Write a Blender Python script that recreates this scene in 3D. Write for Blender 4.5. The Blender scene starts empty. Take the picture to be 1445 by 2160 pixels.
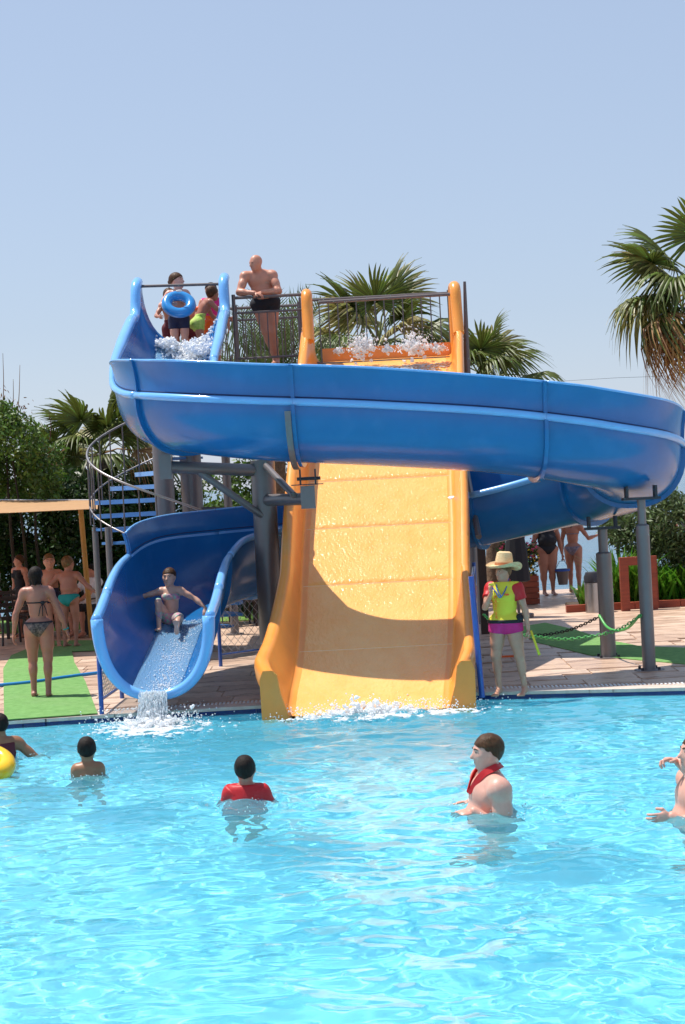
import bpy, math, random
import numpy as np
rng = np.random.default_rng(7)
random.seed(7)
sc = bpy.context.scene
col = sc.collection
PI = math.pi
# ------------------------------------------------------------------ camera, sky, sun, exposure
CAMZ, FPX, HALFW, HALFH = 2.4, 3400.0, 722.5, 1080.0
PITCH, ROLL = math.atan(60.0/3400.0), math.radians(3.0)
_F = np.array([0, math.cos(PITCH), -math.sin(PITCH)])
_R0 = np.array([1.0, 0, 0]); _U0 = np.array([0, math.sin(PITCH), math.cos(PITCH)])
_R = math.cos(ROLL)*_R0 - math.sin(ROLL)*_U0
_U = math.cos(ROLL)*_U0 + math.sin(ROLL)*_R0
from mathutils import Matrix, Vector
cd = bpy.data.cameras.new('camera'); cam = bpy.data.objects.new('camera', cd); col.objects.link(cam)
cd.sensor_fit = 'VERTICAL'; cd.sensor_height = 36.0; cd.lens = 36.0*FPX/2160.0
cd.clip_start = 0.1; cd.clip_end = 20000
M = Matrix.Identity(4)
for i in range(3):
    M[i][0] = _R[i]; M[i][1] = _U[i]; M[i][2] = -_F[i]
M[2][3] = CAMZ
cam.matrix_world = M
sc.camera = cam

SUN_EL = math.radians(67.5)
SUN_BACK = math.radians(23.0)                  # the sun stands to the left, a little beyond the slides
SD = np.array([-math.cos(SUN_EL)*math.cos(SUN_BACK), math.cos(SUN_EL)*math.sin(SUN_BACK), math.sin(SUN_EL)])
world = bpy.data.worlds.new('World'); sc.world = world; world.use_nodes = True
wn = world.node_tree; wn.nodes.clear()
wo = wn.nodes.new('ShaderNodeOutputWorld'); wb = wn.nodes.new('ShaderNodeBackground'); sky = wn.nodes.new('ShaderNodeTexSky')
sky.sky_type = 'NISHITA'; sky.sun_disc = False
sky.sun_elevation = SUN_EL
sky.sun_rotation = math.atan2(SD[0], SD[1])    # measured clockwise from +Y
sky.air_density = 1.3; sky.dust_density = 0.25; sky.ozone_density = 1.5; sky.altitude = 0
wb.inputs['Strength'].default_value = 0.122
hs_ = wn.nodes.new('ShaderNodeHueSaturation'); hs_.inputs['Saturation'].default_value = 0.62
wn.links.new(sky.outputs['Color'], hs_.inputs['Color'])
mx_ = wn.nodes.new('ShaderNodeMix'); mx_.data_type = 'RGBA'; mx_.inputs[0].default_value = 0.62      # pale summer haze over the whole sky
wn.links.new(hs_.outputs['Color'], mx_.inputs[6]); mx_.inputs[7].default_value = (2.28, 3.12, 4.8, 1)
wn.links.new(mx_.outputs[2], wb.inputs['Color']); wn.links.new(wb.outputs['Background'], wo.inputs['Surface'])
sl = bpy.data.lights.new('sun', 'SUN'); sun = bpy.data.objects.new('sun', sl); col.objects.link(sun)
sl.energy = 4.8; sl.angle = math.radians(0.53); sl.color = (1.0, 0.95, 0.87)
sl.cycles.is_caustics_light = True
sun.rotation_euler = Vector(SD).to_track_quat('Z', 'Y').to_euler(); sun.location = (-20, 10, 30)
sc.view_settings.view_transform = 'Standard'; sc.view_settings.look = 'None'
sc.view_settings.exposure = 0.32; sc.view_settings.gamma = 1.0; sc.view_settings.use_curve_mapping = False
sc.cycles.max_bounces = 10; sc.cycles.transparent_max_bounces = 24
sc.cycles.use_denoising = True

# ------------------------------------------------------------------ helpers
def at(x, y, D):
    "the point of the plane Y = D seen at photo pixel x, y (used to read real positions off the photograph)"
    d = _F + (x-HALFW)/FPX*_R + (HALFH-y)/FPX*_U
    return np.array([0, 0, CAMZ]) + d*(D/d[1])
def gp(x, y, z=0.0):
    d = _F + (x-HALFW)/FPX*_R + (HALFH-y)/FPX*_U
    return np.array([0, 0, CAMZ]) + d*((z-CAMZ)/d[2])
def nrm(v):
    v = np.asarray(v, float); n = np.linalg.norm(v); return v/n if n > 1e-9 else v
_OFF = {}
def empty(name, loc=(0, 0, 0), yaw=0.0):
    o = bpy.data.objects.new(name, None); col.objects.link(o)
    o.location = tuple(float(a) for a in loc); o.rotation_euler = (0, 0, yaw); o.empty_display_size = 0.2
    _OFF[o.name] = np.array(loc, float)
    return o
def tag(o, label=None, cat=None, group=None, kind=None):
    if label: o['label'] = label
    if cat: o['category'] = cat
    if group: o['group'] = group
    if kind: o['kind'] = kind
    return o
def thing(name, label, cat, loc, group=None, yaw=0.0):
    return tag(empty(name, loc, yaw), label, cat, group)

class MB:
    def __init__(s): s.v = []; s.f = []; s.n = 0
    def add(s, v, f):
        v = np.asarray(v, float).reshape(-1, 3); s.v.append(v)
        n = s.n; s.f.extend([tuple(i+n for i in q) for q in f]); s.n += len(v); return s
    def box(s, c, size, R=None):
        c = np.asarray(c, float); h = np.asarray(size, float)/2
        v = np.array([[a, b, d] for a in (-1, 1) for b in (-1, 1) for d in (-1, 1)])*h
        if R is not None: v = v@np.asarray(R).T
        return s.add(v+c, [(0, 1, 3, 2), (4, 6, 7, 5), (0, 4, 5, 1), (2, 3, 7, 6), (0, 2, 6, 4), (1, 5, 7, 3)])
    def prism(s, poly, z0, z1):
        n = len(poly); v = [(p[0], p[1], z0) for p in poly]+[(p[0], p[1], z1) for p in poly]
        return s.add(v, [tuple(range(n))[::-1], tuple(range(n, 2*n))]+[(i, (i+1) % n, n+(i+1) % n, n+i) for i in range(n)])
    def tube(s, pts, r, n=8, closed=False, cap=True):
        pts = np.asarray(pts, float); m = len(pts)
        r = np.broadcast_to(np.asarray(r, float), (m,))
        T = np.gradient(pts, axis=0) if m > 2 else np.repeat([pts[-1]-pts[0]], m, 0)
        if closed: T = np.roll(pts, -1, 0)-np.roll(pts, 1, 0)
        T = T/np.maximum(np.linalg.norm(T, axis=1, keepdims=True), 1e-9)
        up = np.array([0, 0, 1.0]) if abs(T[0][2]) < 0.9 else np.array([1.0, 0, 0])
        A = nrm(np.cross(T[0], up)); rings = []
        th = np.arange(n)*2*PI/n
        for i in range(m):
            A = nrm(A-T[i]*np.dot(A, T[i])); B = np.cross(T[i], A)
            rings.append(pts[i]+r[i]*(np.outer(np.cos(th), A)+np.outer(np.sin(th), B)))
        v = np.concatenate(rings); f = []
        for i in range(m-1 if not closed else m):
            a, b = i*n, ((i+1) % m)*n
            for j in range(n):
                k = (j+1) % n; f.append((a+j, a+k, b+k, b+j))
        if cap and not closed:
            f.append(tuple(range(n))[::-1]); f.append(tuple((m-1)*n+j for j in range(n)))
        return s.add(v, f)
    def ell(s, c, r, R=None, nu=12, nv=8):
        r = np.broadcast_to(np.asarray(r, float), (3,)); v = [(0, 0, 1)]
        for i in range(1, nv):
            a = PI*i/nv
            for j in range(nu):
                b = 2*PI*j/nu; v.append((math.sin(a)*math.cos(b), math.sin(a)*math.sin(b), math.cos(a)))
        v.append((0, 0, -1)); v = np.array(v)*r
        if R is not None: v = v@np.asarray(R).T
        f = [(0, 1+j, 1+(j+1) % nu) for j in range(nu)]
        for i in range(nv-2):
            for j in range(nu):
                k = (j+1) % nu; a = 1+i*nu; f.append((a+j, a+nu+j, a+nu+k, a+k))
        L = 1+(nv-1)*nu; a = 1+(nv-2)*nu
        f += [(a+j, L, a+(j+1) % nu) for j in range(nu)]
        return s.add(v+np.asarray(c, float), f)
    def lathe(s, prof, c=(0, 0, 0), n=16, R=None):
        th = np.arange(n)*2*PI/n; v = []
        for r, z in prof: v += [(r*math.cos(t), r*math.sin(t), z) for t in th]
        v = np.array(v)
        if R is not None: v = v@np.asarray(R).T
        f = [(i*n+j, i*n+(j+1) % n, (i+1)*n+(j+1) % n, (i+1)*n+j) for i in range(len(prof)-1) for j in range(n)]
        if prof[0][0] > 1e-6: f.append(tuple(range(n))[::-1])
        if prof[-1][0] > 1e-6: f.append(tuple((len(prof)-1)*n+j for j in range(n)))
        return s.add(v+np.asarray(c, float), f)
    def grid(s, P, flip=False):
        P = np.asarray(P, float); m, n = P.shape[:2]
        f = [(i*n+j, i*n+j+1, (i+1)*n+j+1, (i+1)*n+j) for i in range(m-1) for j in range(n-1)]
        if flip: f = [q[::-1] for q in f]
        return s.add(P.reshape(-1, 3), f)
    def shell(s, A, B):
        "closed sheet between two equal grids"
        A = np.asarray(A, float); B = np.asarray(B, float); m, n = A.shape[:2]; N = m*n
        f = [(i*n+j, i*n+j+1, (i+1)*n+j+1, (i+1)*n+j) for i in range(m-1) for j in range(n-1)]
        g = [tuple(k+N for k in q[::-1]) for q in f]; e = []
        for i in range(m-1):
            for j in (0, n-1):
                a, b = i*n+j, (i+1)*n+j; q = (a, b, b+N, a+N); e.append(q if j == 0 else q[::-1])
        for j in range(n-1):
            for i in (0, m-1):
                a, b = i*n+j, i*n+j+1; q = (a, a+N, b+N, b); e.append(q if i == 0 else q[::-1])
        return s.add(np.concatenate([A.reshape(-1, 3), B.reshape(-1, 3)]), f+g+e)
def _offset_of(parent):
    t = np.zeros(3); p = parent
    while p is not None: t = t+_OFF.get(p.name, np.zeros(3)); p = p.parent
    return t
def mk(name, mb, mat, parent=None, smooth=True, local=False, base=True, angle=40):
    v = np.concatenate(mb.v) if isinstance(mb, MB) else np.asarray(mb[0], float)
    f = mb.f if isinstance(mb, MB) else mb[1]
    loc = np.zeros(3)
    if parent is None:
        if base and not local: loc = np.array([(v[:, 0].min()+v[:, 0].max())/2, (v[:, 1].min()+v[:, 1].max())/2, v[:, 2].min()])
        v = v-loc
    elif not local: v = v-_offset_of(parent)
    me = bpy.data.meshes.new(name); me.from_pydata(v.tolist(), [], f); me.update()
    if smooth:
        me.polygons.foreach_set('use_smooth', [True]*len(me.polygons))
        if smooth != 'all':
            try: me.set_sharp_from_angle(angle=math.radians(angle))
            except Exception: pass
    for m_ in (mat if isinstance(mat, (list, tuple)) else [mat]): me.materials.append(m_)
    o = bpy.data.objects.new(name, me); col.objects.link(o); o.location = loc.tolist()
    _OFF[o.name] = loc
    if parent is not None: o.parent = parent
    return o
def dup(o, parent=None, loc=None, yaw=None, name=None):
    c = o.copy(); col.objects.link(c); c.parent = parent
    _OFF[c.name] = _OFF.get(o.name, np.zeros(3))
    if loc is not None: c.location = [float(a) for a in loc]; _OFF[c.name] = np.array(loc, float)
    if yaw is not None: c.rotation_euler = (0, 0, yaw)
    for ch in list(o.children): dup(ch, c)
    return c
def spline(P, n):
    "Catmull-Rom through the rows of P, n samples per span"
    P = np.asarray(P, float); Q = np.vstack([2*P[0]-P[1], P, 2*P[-1]-P[-2]]); out = []
    for i in range(1, len(Q)-2):
        for k in range(n):
            t = k/n; a, b, c, d = Q[i-1], Q[i], Q[i+1], Q[i+2]
            out.append(0.5*((2*b)+(-a+c)*t+(2*a-5*b+4*c-d)*t*t+(-a+3*b-3*c+d)*t**3))
    out.append(P[-1]); return np.array(out)
def vnoise(p, seed=0):
    "value noise, p (...,3)"
    p = np.asarray(p, float); i = np.floor(p).astype(np.int64); f = p-i; f = f*f*(3-2*f)
    def h(a, b, c):
        n = (a*73856093) ^ (b*19349663) ^ (c*83492791) ^ (seed*2654435 + 97)
        n = (n ^ (n >> 13))*1274126177 & 0x7fffffff
        return ((n ^ (n >> 11)) & 0xffff)/65535.0
    r = 0
    for dx in (0, 1):
        for dy in (0, 1):
            for dz in (0, 1):
                w = (f[..., 0] if dx else 1-f[..., 0])*(f[..., 1] if dy else 1-f[..., 1])*(f[..., 2] if dz else 1-f[..., 2])
                r = r+w*h(i[..., 0]+dx, i[..., 1]+dy, i[..., 2]+dz)
    return r

# ------------------------------------------------------------------ materials
def mat(name, color, rough=0.5, metal=0.0, var=0.0, vscale=6.0, bump=0.0, bscale=40.0, spec=0.5, coat=0.0, color2=None,
        stretch=None, trans=0.0, island=0.0, emit=None, dirt=None, coords='Object', bdist=0.01, detail=5.0, sheen=0.0, alpha=None, rvar=0.0, transl=None):
    m = bpy.data.materials.new(name); m.use_nodes = True; nt = m.node_tree; N = nt.nodes; L = nt.links
    b = N['Principled BSDF']; out = N['Material Output']
    b.inputs['Roughness'].default_value = rough; b.inputs['Metallic'].default_value = metal
    b.inputs['Specular IOR Level'].default_value = spec; b.inputs['Coat Weight'].default_value = coat
    b.inputs['Coat Roughness'].default_value = 0.08
    if trans: b.inputs['Transmission Weight'].default_value = trans
    if sheen: b.inputs['Sheen Weight'].default_value = sheen
    if alpha is not None: b.inputs['Alpha'].default_value = alpha
    c4 = (*color, 1); b.inputs['Base Color'].default_value = c4
    tc = N.new('ShaderNodeTexCoord'); vec = tc.outputs[coords]
    if stretch:
        mp = N.new('ShaderNodeMapping'); mp.inputs['Scale'].default_value = stretch; L.new(vec, mp.inputs['Vector']); vec = mp.outputs['Vector']
    cur = None
    if var or color2:
        nz = N.new('ShaderNodeTexNoise'); nz.inputs['Scale'].default_value = vscale; nz.inputs['Detail'].default_value = detail
        nz.inputs['Roughness'].default_value = 0.6
        L.new(vec, nz.inputs['Vector']); cr = N.new('ShaderNodeValToRGB'); L.new(nz.outputs['Fac'], cr.inputs['Fac'])
        cr.color_ramp.elements[0].position = 0.3; cr.color_ramp.elements[1].position = 0.7
        c2 = color2 if color2 else tuple(min(1, x*(1+var)) for x in color)
        c1 = color if color2 else tuple(x*(1-var) for x in color)
        cr.color_ramp.elements[0].color = (*c1, 1); cr.color_ramp.elements[1].color = (*c2, 1); cur = cr.outputs['Color']
        if rvar:
            mr = N.new('ShaderNodeMapRange'); mr.inputs['To Min'].default_value = rough-rvar; mr.inputs['To Max'].default_value = rough+rvar
            mr.inputs['From Min'].default_value = .35; mr.inputs['From Max'].default_value = .65
            L.new(nz.outputs['Fac'], mr.inputs['Value']); L.new(mr.outputs['Result'], b.inputs['Roughness'])
    if dirt:
        nz = N.new('ShaderNodeTexNoise'); nz.inputs['Scale'].default_value = dirt[1]; nz.inputs['Detail'].default_value = 8
        L.new(tc.outputs[coords], nz.inputs['Vector']); mr = N.new('ShaderNodeMapRange')
        mr.inputs['From Min'].default_value = 0.52; mr.inputs['From Max'].default_value = 0.75; mr.inputs['To Max'].default_value = dirt[2]
        L.new(nz.outputs['Fac'], mr.inputs['Value']); mx = N.new('ShaderNodeMix'); mx.data_type = 'RGBA'
        L.new(mr.outputs['Result'], mx.inputs[0])
        if cur is None: mx.inputs[6].default_value = c4
        else: L.new(cur, mx.inputs[6])
        mx.inputs[7].default_value = (*dirt[0], 1); cur = mx.outputs[2]
    if island:
        g = N.new('ShaderNodeNewGeometry'); hs = N.new('ShaderNodeHueSaturation'); mr = N.new('ShaderNodeMapRange')
        mr.inputs['To Min'].default_value = 1-island; mr.inputs['To Max'].default_value = 1+island
        L.new(g.outputs['Random Per Island'], mr.inputs['Value']); L.new(mr.outputs['Result'], hs.inputs['Value'])
        m2 = N.new('ShaderNodeMapRange'); m2.inputs['To Min'].default_value = 0.5-island*0.06; m2.inputs['To Max'].default_value = 0.5+island*0.05
        L.new(g.outputs['Random Per Island'], m2.inputs['Value']); L.new(m2.outputs['Result'], hs.inputs['Hue'])
        if cur is None: hs.inputs['Color'].default_value = c4
        else: L.new(cur, hs.inputs['Color'])
        cur = hs.outputs['Color']
    if cur is not None: L.new(cur, b.inputs['Base Color'])
    if bump:
        nb = N.new('ShaderNodeTexNoise'); nb.inputs['Scale'].default_value = bscale; nb.inputs['Detail'].default_value = 6
        L.new(vec, nb.inputs['Vector']); bp = N.new('ShaderNodeBump'); bp.inputs['Strength'].default_value = bump; bp.inputs['Distance'].default_value = bdist
        L.new(nb.outputs['Fac'], bp.inputs['Height']); L.new(bp.outputs['Normal'], b.inputs['Normal'])
    if transl:
        tb = N.new('ShaderNodeBsdfTranslucent'); ms = N.new('ShaderNodeMixShader'); ms.inputs[0].default_value = transl
        if cur is not None: L.new(cur, tb.inputs['Color'])
        else: tb.inputs['Color'].default_value = c4
        L.new(b.outputs['BSDF'], ms.inputs[1]); L.new(tb.outputs['BSDF'], ms.inputs[2]); L.new(ms.outputs['Shader'], out.inputs['Surface'])
    return m
# ------------------------------------------------------------------ the setting: sea, deck, pool
WZ = -0.075          # level of the pool water; the deck is z = 0
m_deck = mat('deck_stone', (0.46, 0.29, 0.20), rough=0.42, color2=(0.70, 0.52, 0.39), vscale=1.6, bump=0.5, bscale=14, bdist=0.012, stretch=(1, 3.2, 1), rvar=0.16,
             dirt=((0.24, 0.15, 0.11), 2.3, 0.7))
m_slabs = [mat('slab_stone', c1, rough=0.4, color2=c2, vscale=2.2, bump=0.6, bscale=11, bdist=0.012, stretch=(1, 4.5, 1), rvar=0.2,
               dirt=((0.25, 0.15, 0.11), 2.1, 0.75)) for c1, c2 in (((0.50, 0.32, 0.22), (0.72, 0.54, 0.41)), ((0.42, 0.26, 0.18), (0.66, 0.48, 0.36)), ((0.56, 0.38, 0.28), (0.76, 0.59, 0.46)))]
m_green = mat('green_turf_carpet', (0.11, 0.26, 0.06), rough=0.95, color2=(0.19, 0.38, 0.11), vscale=9, bump=0.9, bscale=260, bdist=0.006, dirt=((0.22, 0.33, 0.14), 1.2, 0.35))
m_tileblue = mat('navy_tile', (0.012, 0.022, 0.13), rough=0.12, var=0.3, vscale=8)
m_cope = mat('coping_stone', (0.62, 0.50, 0.42), rough=0.5, var=0.16, vscale=5, bump=0.3, bscale=60)
m_pool = mat('pool_plaster', (0.25, 0.76, 0.88), rough=0.6, color2=(0.31, 0.82, 0.94), vscale=1.1)
m_white = mat('white_plastic', (0.75, 0.76, 0.76), rough=0.4, var=0.06)

def sheet(poly, z0, z1, name, m, parent=None, kind='structure', **kw):
    mb = MB().prism(poly, z0, z1); o = mk(name, mb, m, parent, smooth=False, **kw)
    if kind and parent is None: tag(o, kind=kind)
    return o
# pool edge, read off the photograph (bottom of the navy tile is the water line)
E = [gp(x, y, WZ) for x, y in ((-420, 1558), (0, 1537), (290, 1518), (540, 1503), (1000, 1475), (1445, 1465), (1800, 1459))]
E = [np.array([-16.0, E[0][1]-0.55*(-0)+0.0, WZ])] + E + [np.array([16.0, E[-1][1], WZ])]
EX = np.array([e[0] for e in E]); EY = np.array([e[1] for e in E])
def edge_y(x): return float(np.interp(x, EX, EY))
SHORE = 33.0
poly = [(e[0], e[1]+0.26) for e in E] + [(60, E[-1][1]), (60, SHORE), (-60, SHORE), (-60, E[0][1])]
deck = sheet(poly, -0.3, 0.0, 'deck', m_deck)
deck['label'] = 'wet reddish stone deck around the pool'
# coping: one stone and one navy edge tile after another
cnt = 0
s_len = 0.27
for i in range(len(E)-1):
    a, b = E[i], E[i+1]; L = np.hypot(*(b-a)[:2])
    if b[0] < -5.2 or a[0] > 5.6: 
        R2 = np.array([[(b-a)[0]/L, -(b-a)[1]/L, 0], [(b-a)[1]/L, (b-a)[0]/L, 0], [0, 0, 1]])
        mk('coping', MB().box((a+b)/2+np.array([0, 0.13, 0.075-0.1]), (L, 0.26, 0.2), R2), m_cope, deck, smooth=False)
        continue
    n = max(1, int(round(L/s_len))); d = (b-a)/n; w = L/n
    R2 = np.array([[d[0]/w, -d[1]/w, 0], [d[1]/w, d[0]/w, 0], [0, 0, 1]])
    for k in range(n):
        c = a+d*(k+0.5)
        if cnt == 0:
            cs = mk('coping_stone', MB().box((0, 0, 0), (s_len-0.006, 0.262, 0.036)), m_cope, deck, smooth=False, local=True)
            ct = mk('edge_tile', MB().box((0, 0, 0), (s_len-0.008, 0.022, 0.10)), m_tileblue, deck, smooth=False, local=True)
            o1, o2 = cs, ct
        else:
            o1 = dup(cs, deck); o2 = dup(ct, deck)
        off = _OFF[deck.name]; nn = R2[:, 1]
        p = c+nn*0.127; o1.location = (p[0]-off[0], p[1]-off[1], -0.0155-off[2]+random.uniform(-.001, .001)); o1.rotation_euler = (0, 0, math.atan2(d[1], d[0]))
        p = c+nn*0.011; o2.location = (p[0]-off[0], p[1]-off[1], -0.0845-off[2]); o2.rotation_euler = (0, 0, math.atan2(d[1], d[0]))
        cnt += 1
# overflow grating: white slats behind the coping
mb = MB(); x = -5.4
while x < 5.6:
    y = edge_y(x)+0.34; mb.box((x, y, 0.004), (0.022, 0.13, 0.012)); x += 0.045
g = mk('gutter_grate', mb, m_white, deck, smooth=False); tag(g, 'white slatted gutter grate along the pool edge', kind='stuff')
# paving slabs near the pool, each its own stone
cnt = 0; protos = []
yy = 0.43; row = 0
while yy < 6.2:
    dep = 0.52 if row % 3 else 0.40
    x = -6.6+(row*0.37) % 0.8
    while x < 6.8:
        w = random.choice((0.62, 0.8, 0.98)); x0, x1 = x, x+w; x += w
        cx = (x0+x1)/2; y0 = edge_y(cx)+yy
        Y = y0+dep/2
        if abs(cx) > Y*0.215+0.6: continue
        if -1.9 < cx < 1.6 and Y < 21.0 and not (-1.9 < cx < -0.7): continue      # under the slides
        if -1.9 < cx < 1.6 and Y > 22.2: continue
        if cnt >= 290: continue
        key = (w, dep)
        mi = random.randrange(3)
        hit = [p for p in protos if p[0] == (key, mi)]
        off = _OFF[deck.name]
        if not hit:
            hx, hy = w/2-0.007, dep/2-0.007
            q = [(-hx+.01, -hy), (hx-.01, -hy), (hx, -hy+.01), (hx, hy-.01), (hx-.01, hy), (-hx+.01, hy), (-hx, hy-.01), (-hx, -hy+.01)]
            o = mk('paving_slab', MB().prism(q, 0.0, 0.010), m_slabs[mi], deck, smooth=False, local=True); protos.append(((key, mi), o))
        else: o = dup(hit[0][1], deck)
        o.location = (cx-off[0], Y-off[1], 0.001-off[2]+random.uniform(0, 0.004)); cnt += 1
    yy += dep; row += 1
def wpoly(pts, z=0.0): return [tuple(gp(x, y, z)[:2]) for x, y in pts]
# green carpets
c1 = sheet(wpoly([(9, 1522), (206, 1508), (180, 1440), (157, 1400), (152, 1376), (265, 1372), (265, 1352), (104, 1354), (60, 1370), (24, 1385), (7, 1413)]), 0.012, 0.022, 'green_path', m_green)
c1['label'] = 'green carpet path on the deck left of the blue slide'
c2 = sheet(wpoly([(1085, 1327), (1150, 1316), (1210, 1330), (1280, 1352), (1350, 1366), (1500, 1371), (1700, 1372), (1700, 1412), (1445, 1404), (1250, 1386), (1130, 1357)]), 0.012, 0.022, 'green_path', m_green)
c2['label'] = 'green carpet path on the deck right of the orange slide'
# pool basin
pm = MB()
X0, X1, Y0, ZF = -16, 16, -9.0, -1.5
nx = 60
top = [(x, edge_y(x)+0.02) for x in np.linspace(X0, X1, nx)]
fl = [(x, Y0) for x, _ in top]
P = np.array([[(x, y, ZF) for x, y in top], [(x, Y0, ZF) for x, _ in top]]); pm.grid(P, flip=True)
pm.grid(np.array([[(x, y, ZF) for x, y in top], [(x, y, -0.115) for x, y in top]]))
pm.add([(X0, Y0, ZF), (X0, Y0, 0), (X0, top[0][1], 0), (X0, top[0][1], ZF)], [(0, 1, 2, 3)])
pm.add([(X1, Y0, ZF), (X1, Y0, 0), (X1, top[-1][1], 0), (X1, top[-1][1], ZF)], [(3, 2, 1, 0)])
pm.add([(X0, Y0, ZF), (X0, Y0, 0), (X1, Y0, 0), (X1, Y0, ZF)], [(3, 2, 1, 0)])
tag(mk('pool_basin', pm, m_pool, smooth=False, base=False), 'pale turquoise pool basin under the water', kind='structure')
sheet([(-60, -30), (60, -30), (60, Y0), (-60, Y0)], -0.3, 0.0, 'pool_surround', m_deck)
sheet([(-60, Y0), (X0, Y0), (X0, E[0][1]+.3), (-60, E[0][1]+.3)], -0.3, -0.001, 'pool_surround', m_deck)
sheet([(X1, Y0), (60, Y0), (60, E[-1][1]+.3), (X1, E[-1][1]+.3)], -0.3, -0.001, 'pool_surround', m_deck)
# people and falls that stir the water: (x, y, strength, radius)
STIR = []
def add_water():
    xs = np.arange(-9.0, 9.01, 0.036); ys = [];
    y = -1.5
    ys = np.arange(4.0, 18.3, 0.036)
    X, Y = np.meshgrid(xs, ys, indexing='ij')
    q = np.stack([X, Y, 0*X], -1)
    wx = X+0.5*(vnoise(q*0.6, 3)-.5); wy = Y+0.5*(vnoise(q*0.6+7, 4)-.5)
    Z = np.zeros_like(X)
    r = np.random.default_rng(5)
    for k in range(46):
        lam = 0.16*(1.10**(k*0.62)) if k < 40 else 1.6
        ang = r.normal(PI/2, 0.75); ph = r.uniform(0, 6.28); kx, ky = math.cos(ang)*2*PI/lam, math.sin(ang)*2*PI/lam
        amp = 0.0060*lam**0.75*(1 if lam < .35 else .55)
        env = 0.35+1.3*vnoise(q*(0.35/lam**0.5)+k*3.1, 20+k)
        s = np.sin(wx*kx+wy*ky+ph)
        Z += amp*0.62*env*(s-0.25*np.cos(2*(wx*kx+wy*ky+ph)))*(0.75 if lam < .3 else 1)
    Z += 0.012*(vnoise(q*np.array([2.2, 3.6, 1]), 9)-.5)+0.009*(vnoise(q*np.array([5, 9, 1]), 10)-.5)+0.0045*(vnoise(q*np.array([9, 17, 1]), 11)-.5)
    for (sx, sy, st, rad) in STIR:
        d = np.hypot(X-sx, Y-sy); e = np.exp(-(d/rad)**2)
        Z += st*e*(np.sin(d*30+sx*3)*0.5+2.2*(vnoise(q*13, 31)-.5)+1.3*(vnoise(q*7, 32)-.5))
    edgeY = np.interp(X, EX, EY)+0.01
    Yc = np.minimum(Y, edgeY); Z = np.where(Y > edgeY-0.15, Z*0.4, Z)
    keep = (Y < edgeY+0.036)
    idx = -np.ones(X.shape, int); ii = np.argwhere(keep); idx[keep] = np.arange(len(ii))
    V = np.stack([X, Yc, WZ+np.minimum(Z, 0.06)], -1)[keep]
    A = idx[:-1, :-1]; B = idx[1:, :-1]; C = idx[1:, 1:]; D_ = idx[:-1, 1:]
    okf = (A >= 0) & (B >= 0) & (C >= 0) & (D_ >= 0)
    F = np.stack([A[okf], B[okf], C[okf], D_[okf]], -1)
    # calm skirts beyond the fine sheet
    o = mk('pool_water', (V, F.tolist()), m_water, smooth='all', base=False); tag(o, 'rippling turquoise pool water', kind='structure'); o.cycles.is_caustics_caster = True; bpy.data.objects['pool_basin'].cycles.is_caustics_receiver = True
    sk = MB()
    for (a, b, c, d) in ((X0, -9.0, Y0, 0), (9.0, X1, Y0, 0)):
        pts = [(x, edge_y(x)) for x in np.linspace(a, b, 12)]
        sk.grid(np.array([[(x, Y0, WZ) for x, _ in pts], [(x, y, WZ) for x, y in pts]]), flip=False)
    sk.add([(-9, Y0, WZ), (9, Y0, WZ), (9, 4.0, WZ), (-9, 4.0, WZ)], [(0, 1, 2, 3)])
    tag(mk('pool_water', sk, m_water, smooth=False, base=False), 'rippling turquoise pool water', kind='structure')
m_water = bpy.data.materials.new('clear_pool_water'); m_water.use_nodes = True
_n = m_water.node_tree; _b = _n.nodes['Principled BSDF']; _b.inputs['Transmission Weight'].default_value = 1.0
_b.inputs['Roughness'].default_value = 0.0; _b.inputs['IOR'].default_value = 1.33; _b.inputs['Base Color'].default_value = (.86, .985, .995, 1)
_o = _n.nodes['Material Output']; _d = _n.nodes.new('ShaderNodeBsdfDiffuse'); _d.inputs['Color'].default_value = (.20, .73, .89, 1)      # fine air bubbles make the water slightly milky
_t = _n.nodes.new('ShaderNodeTexCoord'); _z = _n.nodes.new('ShaderNodeTexNoise'); _z.inputs['Scale'].default_value = 9; _z.inputs['Detail'].default_value = 6; _z.inputs['Distortion'].default_value = .6
_m = _n.nodes.new('ShaderNodeMapping'); _m.inputs['Scale'].default_value = (1, 2.0, 1); _p = _n.nodes.new('ShaderNodeBump'); _p.inputs['Strength'].default_value = 1; _p.inputs['Distance'].default_value = .03
_n.links.new(_t.outputs['Object'], _m.inputs['Vector']); _n.links.new(_m.outputs['Vector'], _z.inputs['Vector']); _n.links.new(_z.outputs['Fac'], _p.inputs['Height']); _n.links.new(_p.outputs['Normal'], _d.inputs['Normal'])
_x = _n.nodes.new('ShaderNodeMixShader'); _x.inputs[0].default_value = .19; _n.links.new(_b.outputs['BSDF'], _x.inputs[1]); _n.links.new(_d.outputs['BSDF'], _x.inputs[2]); _n.links.new(_x.outputs['Shader'], _o.inputs['Surface'])
# sea beyond the terrace
m_sea = mat('sea', (0.02, 0.10, 0.17), rough=0.12, color2=(0.03, 0.15, 0.23), vscale=0.15, bump=0.8, bscale=0.9, bdist=0.25, stretch=(0.5, 2.2, 1), detail=8)
tag(mk('sea', MB().add([(-9000, SHORE+.3, -1.6), (9000, SHORE+.3, -1.6), (9000, 15000, -1.6), (-9000, 15000, -1.6)], [(0, 1, 2, 3)]), m_sea, smooth=False, base=False), 'blue sea beyond the terrace', kind='structure')
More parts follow.
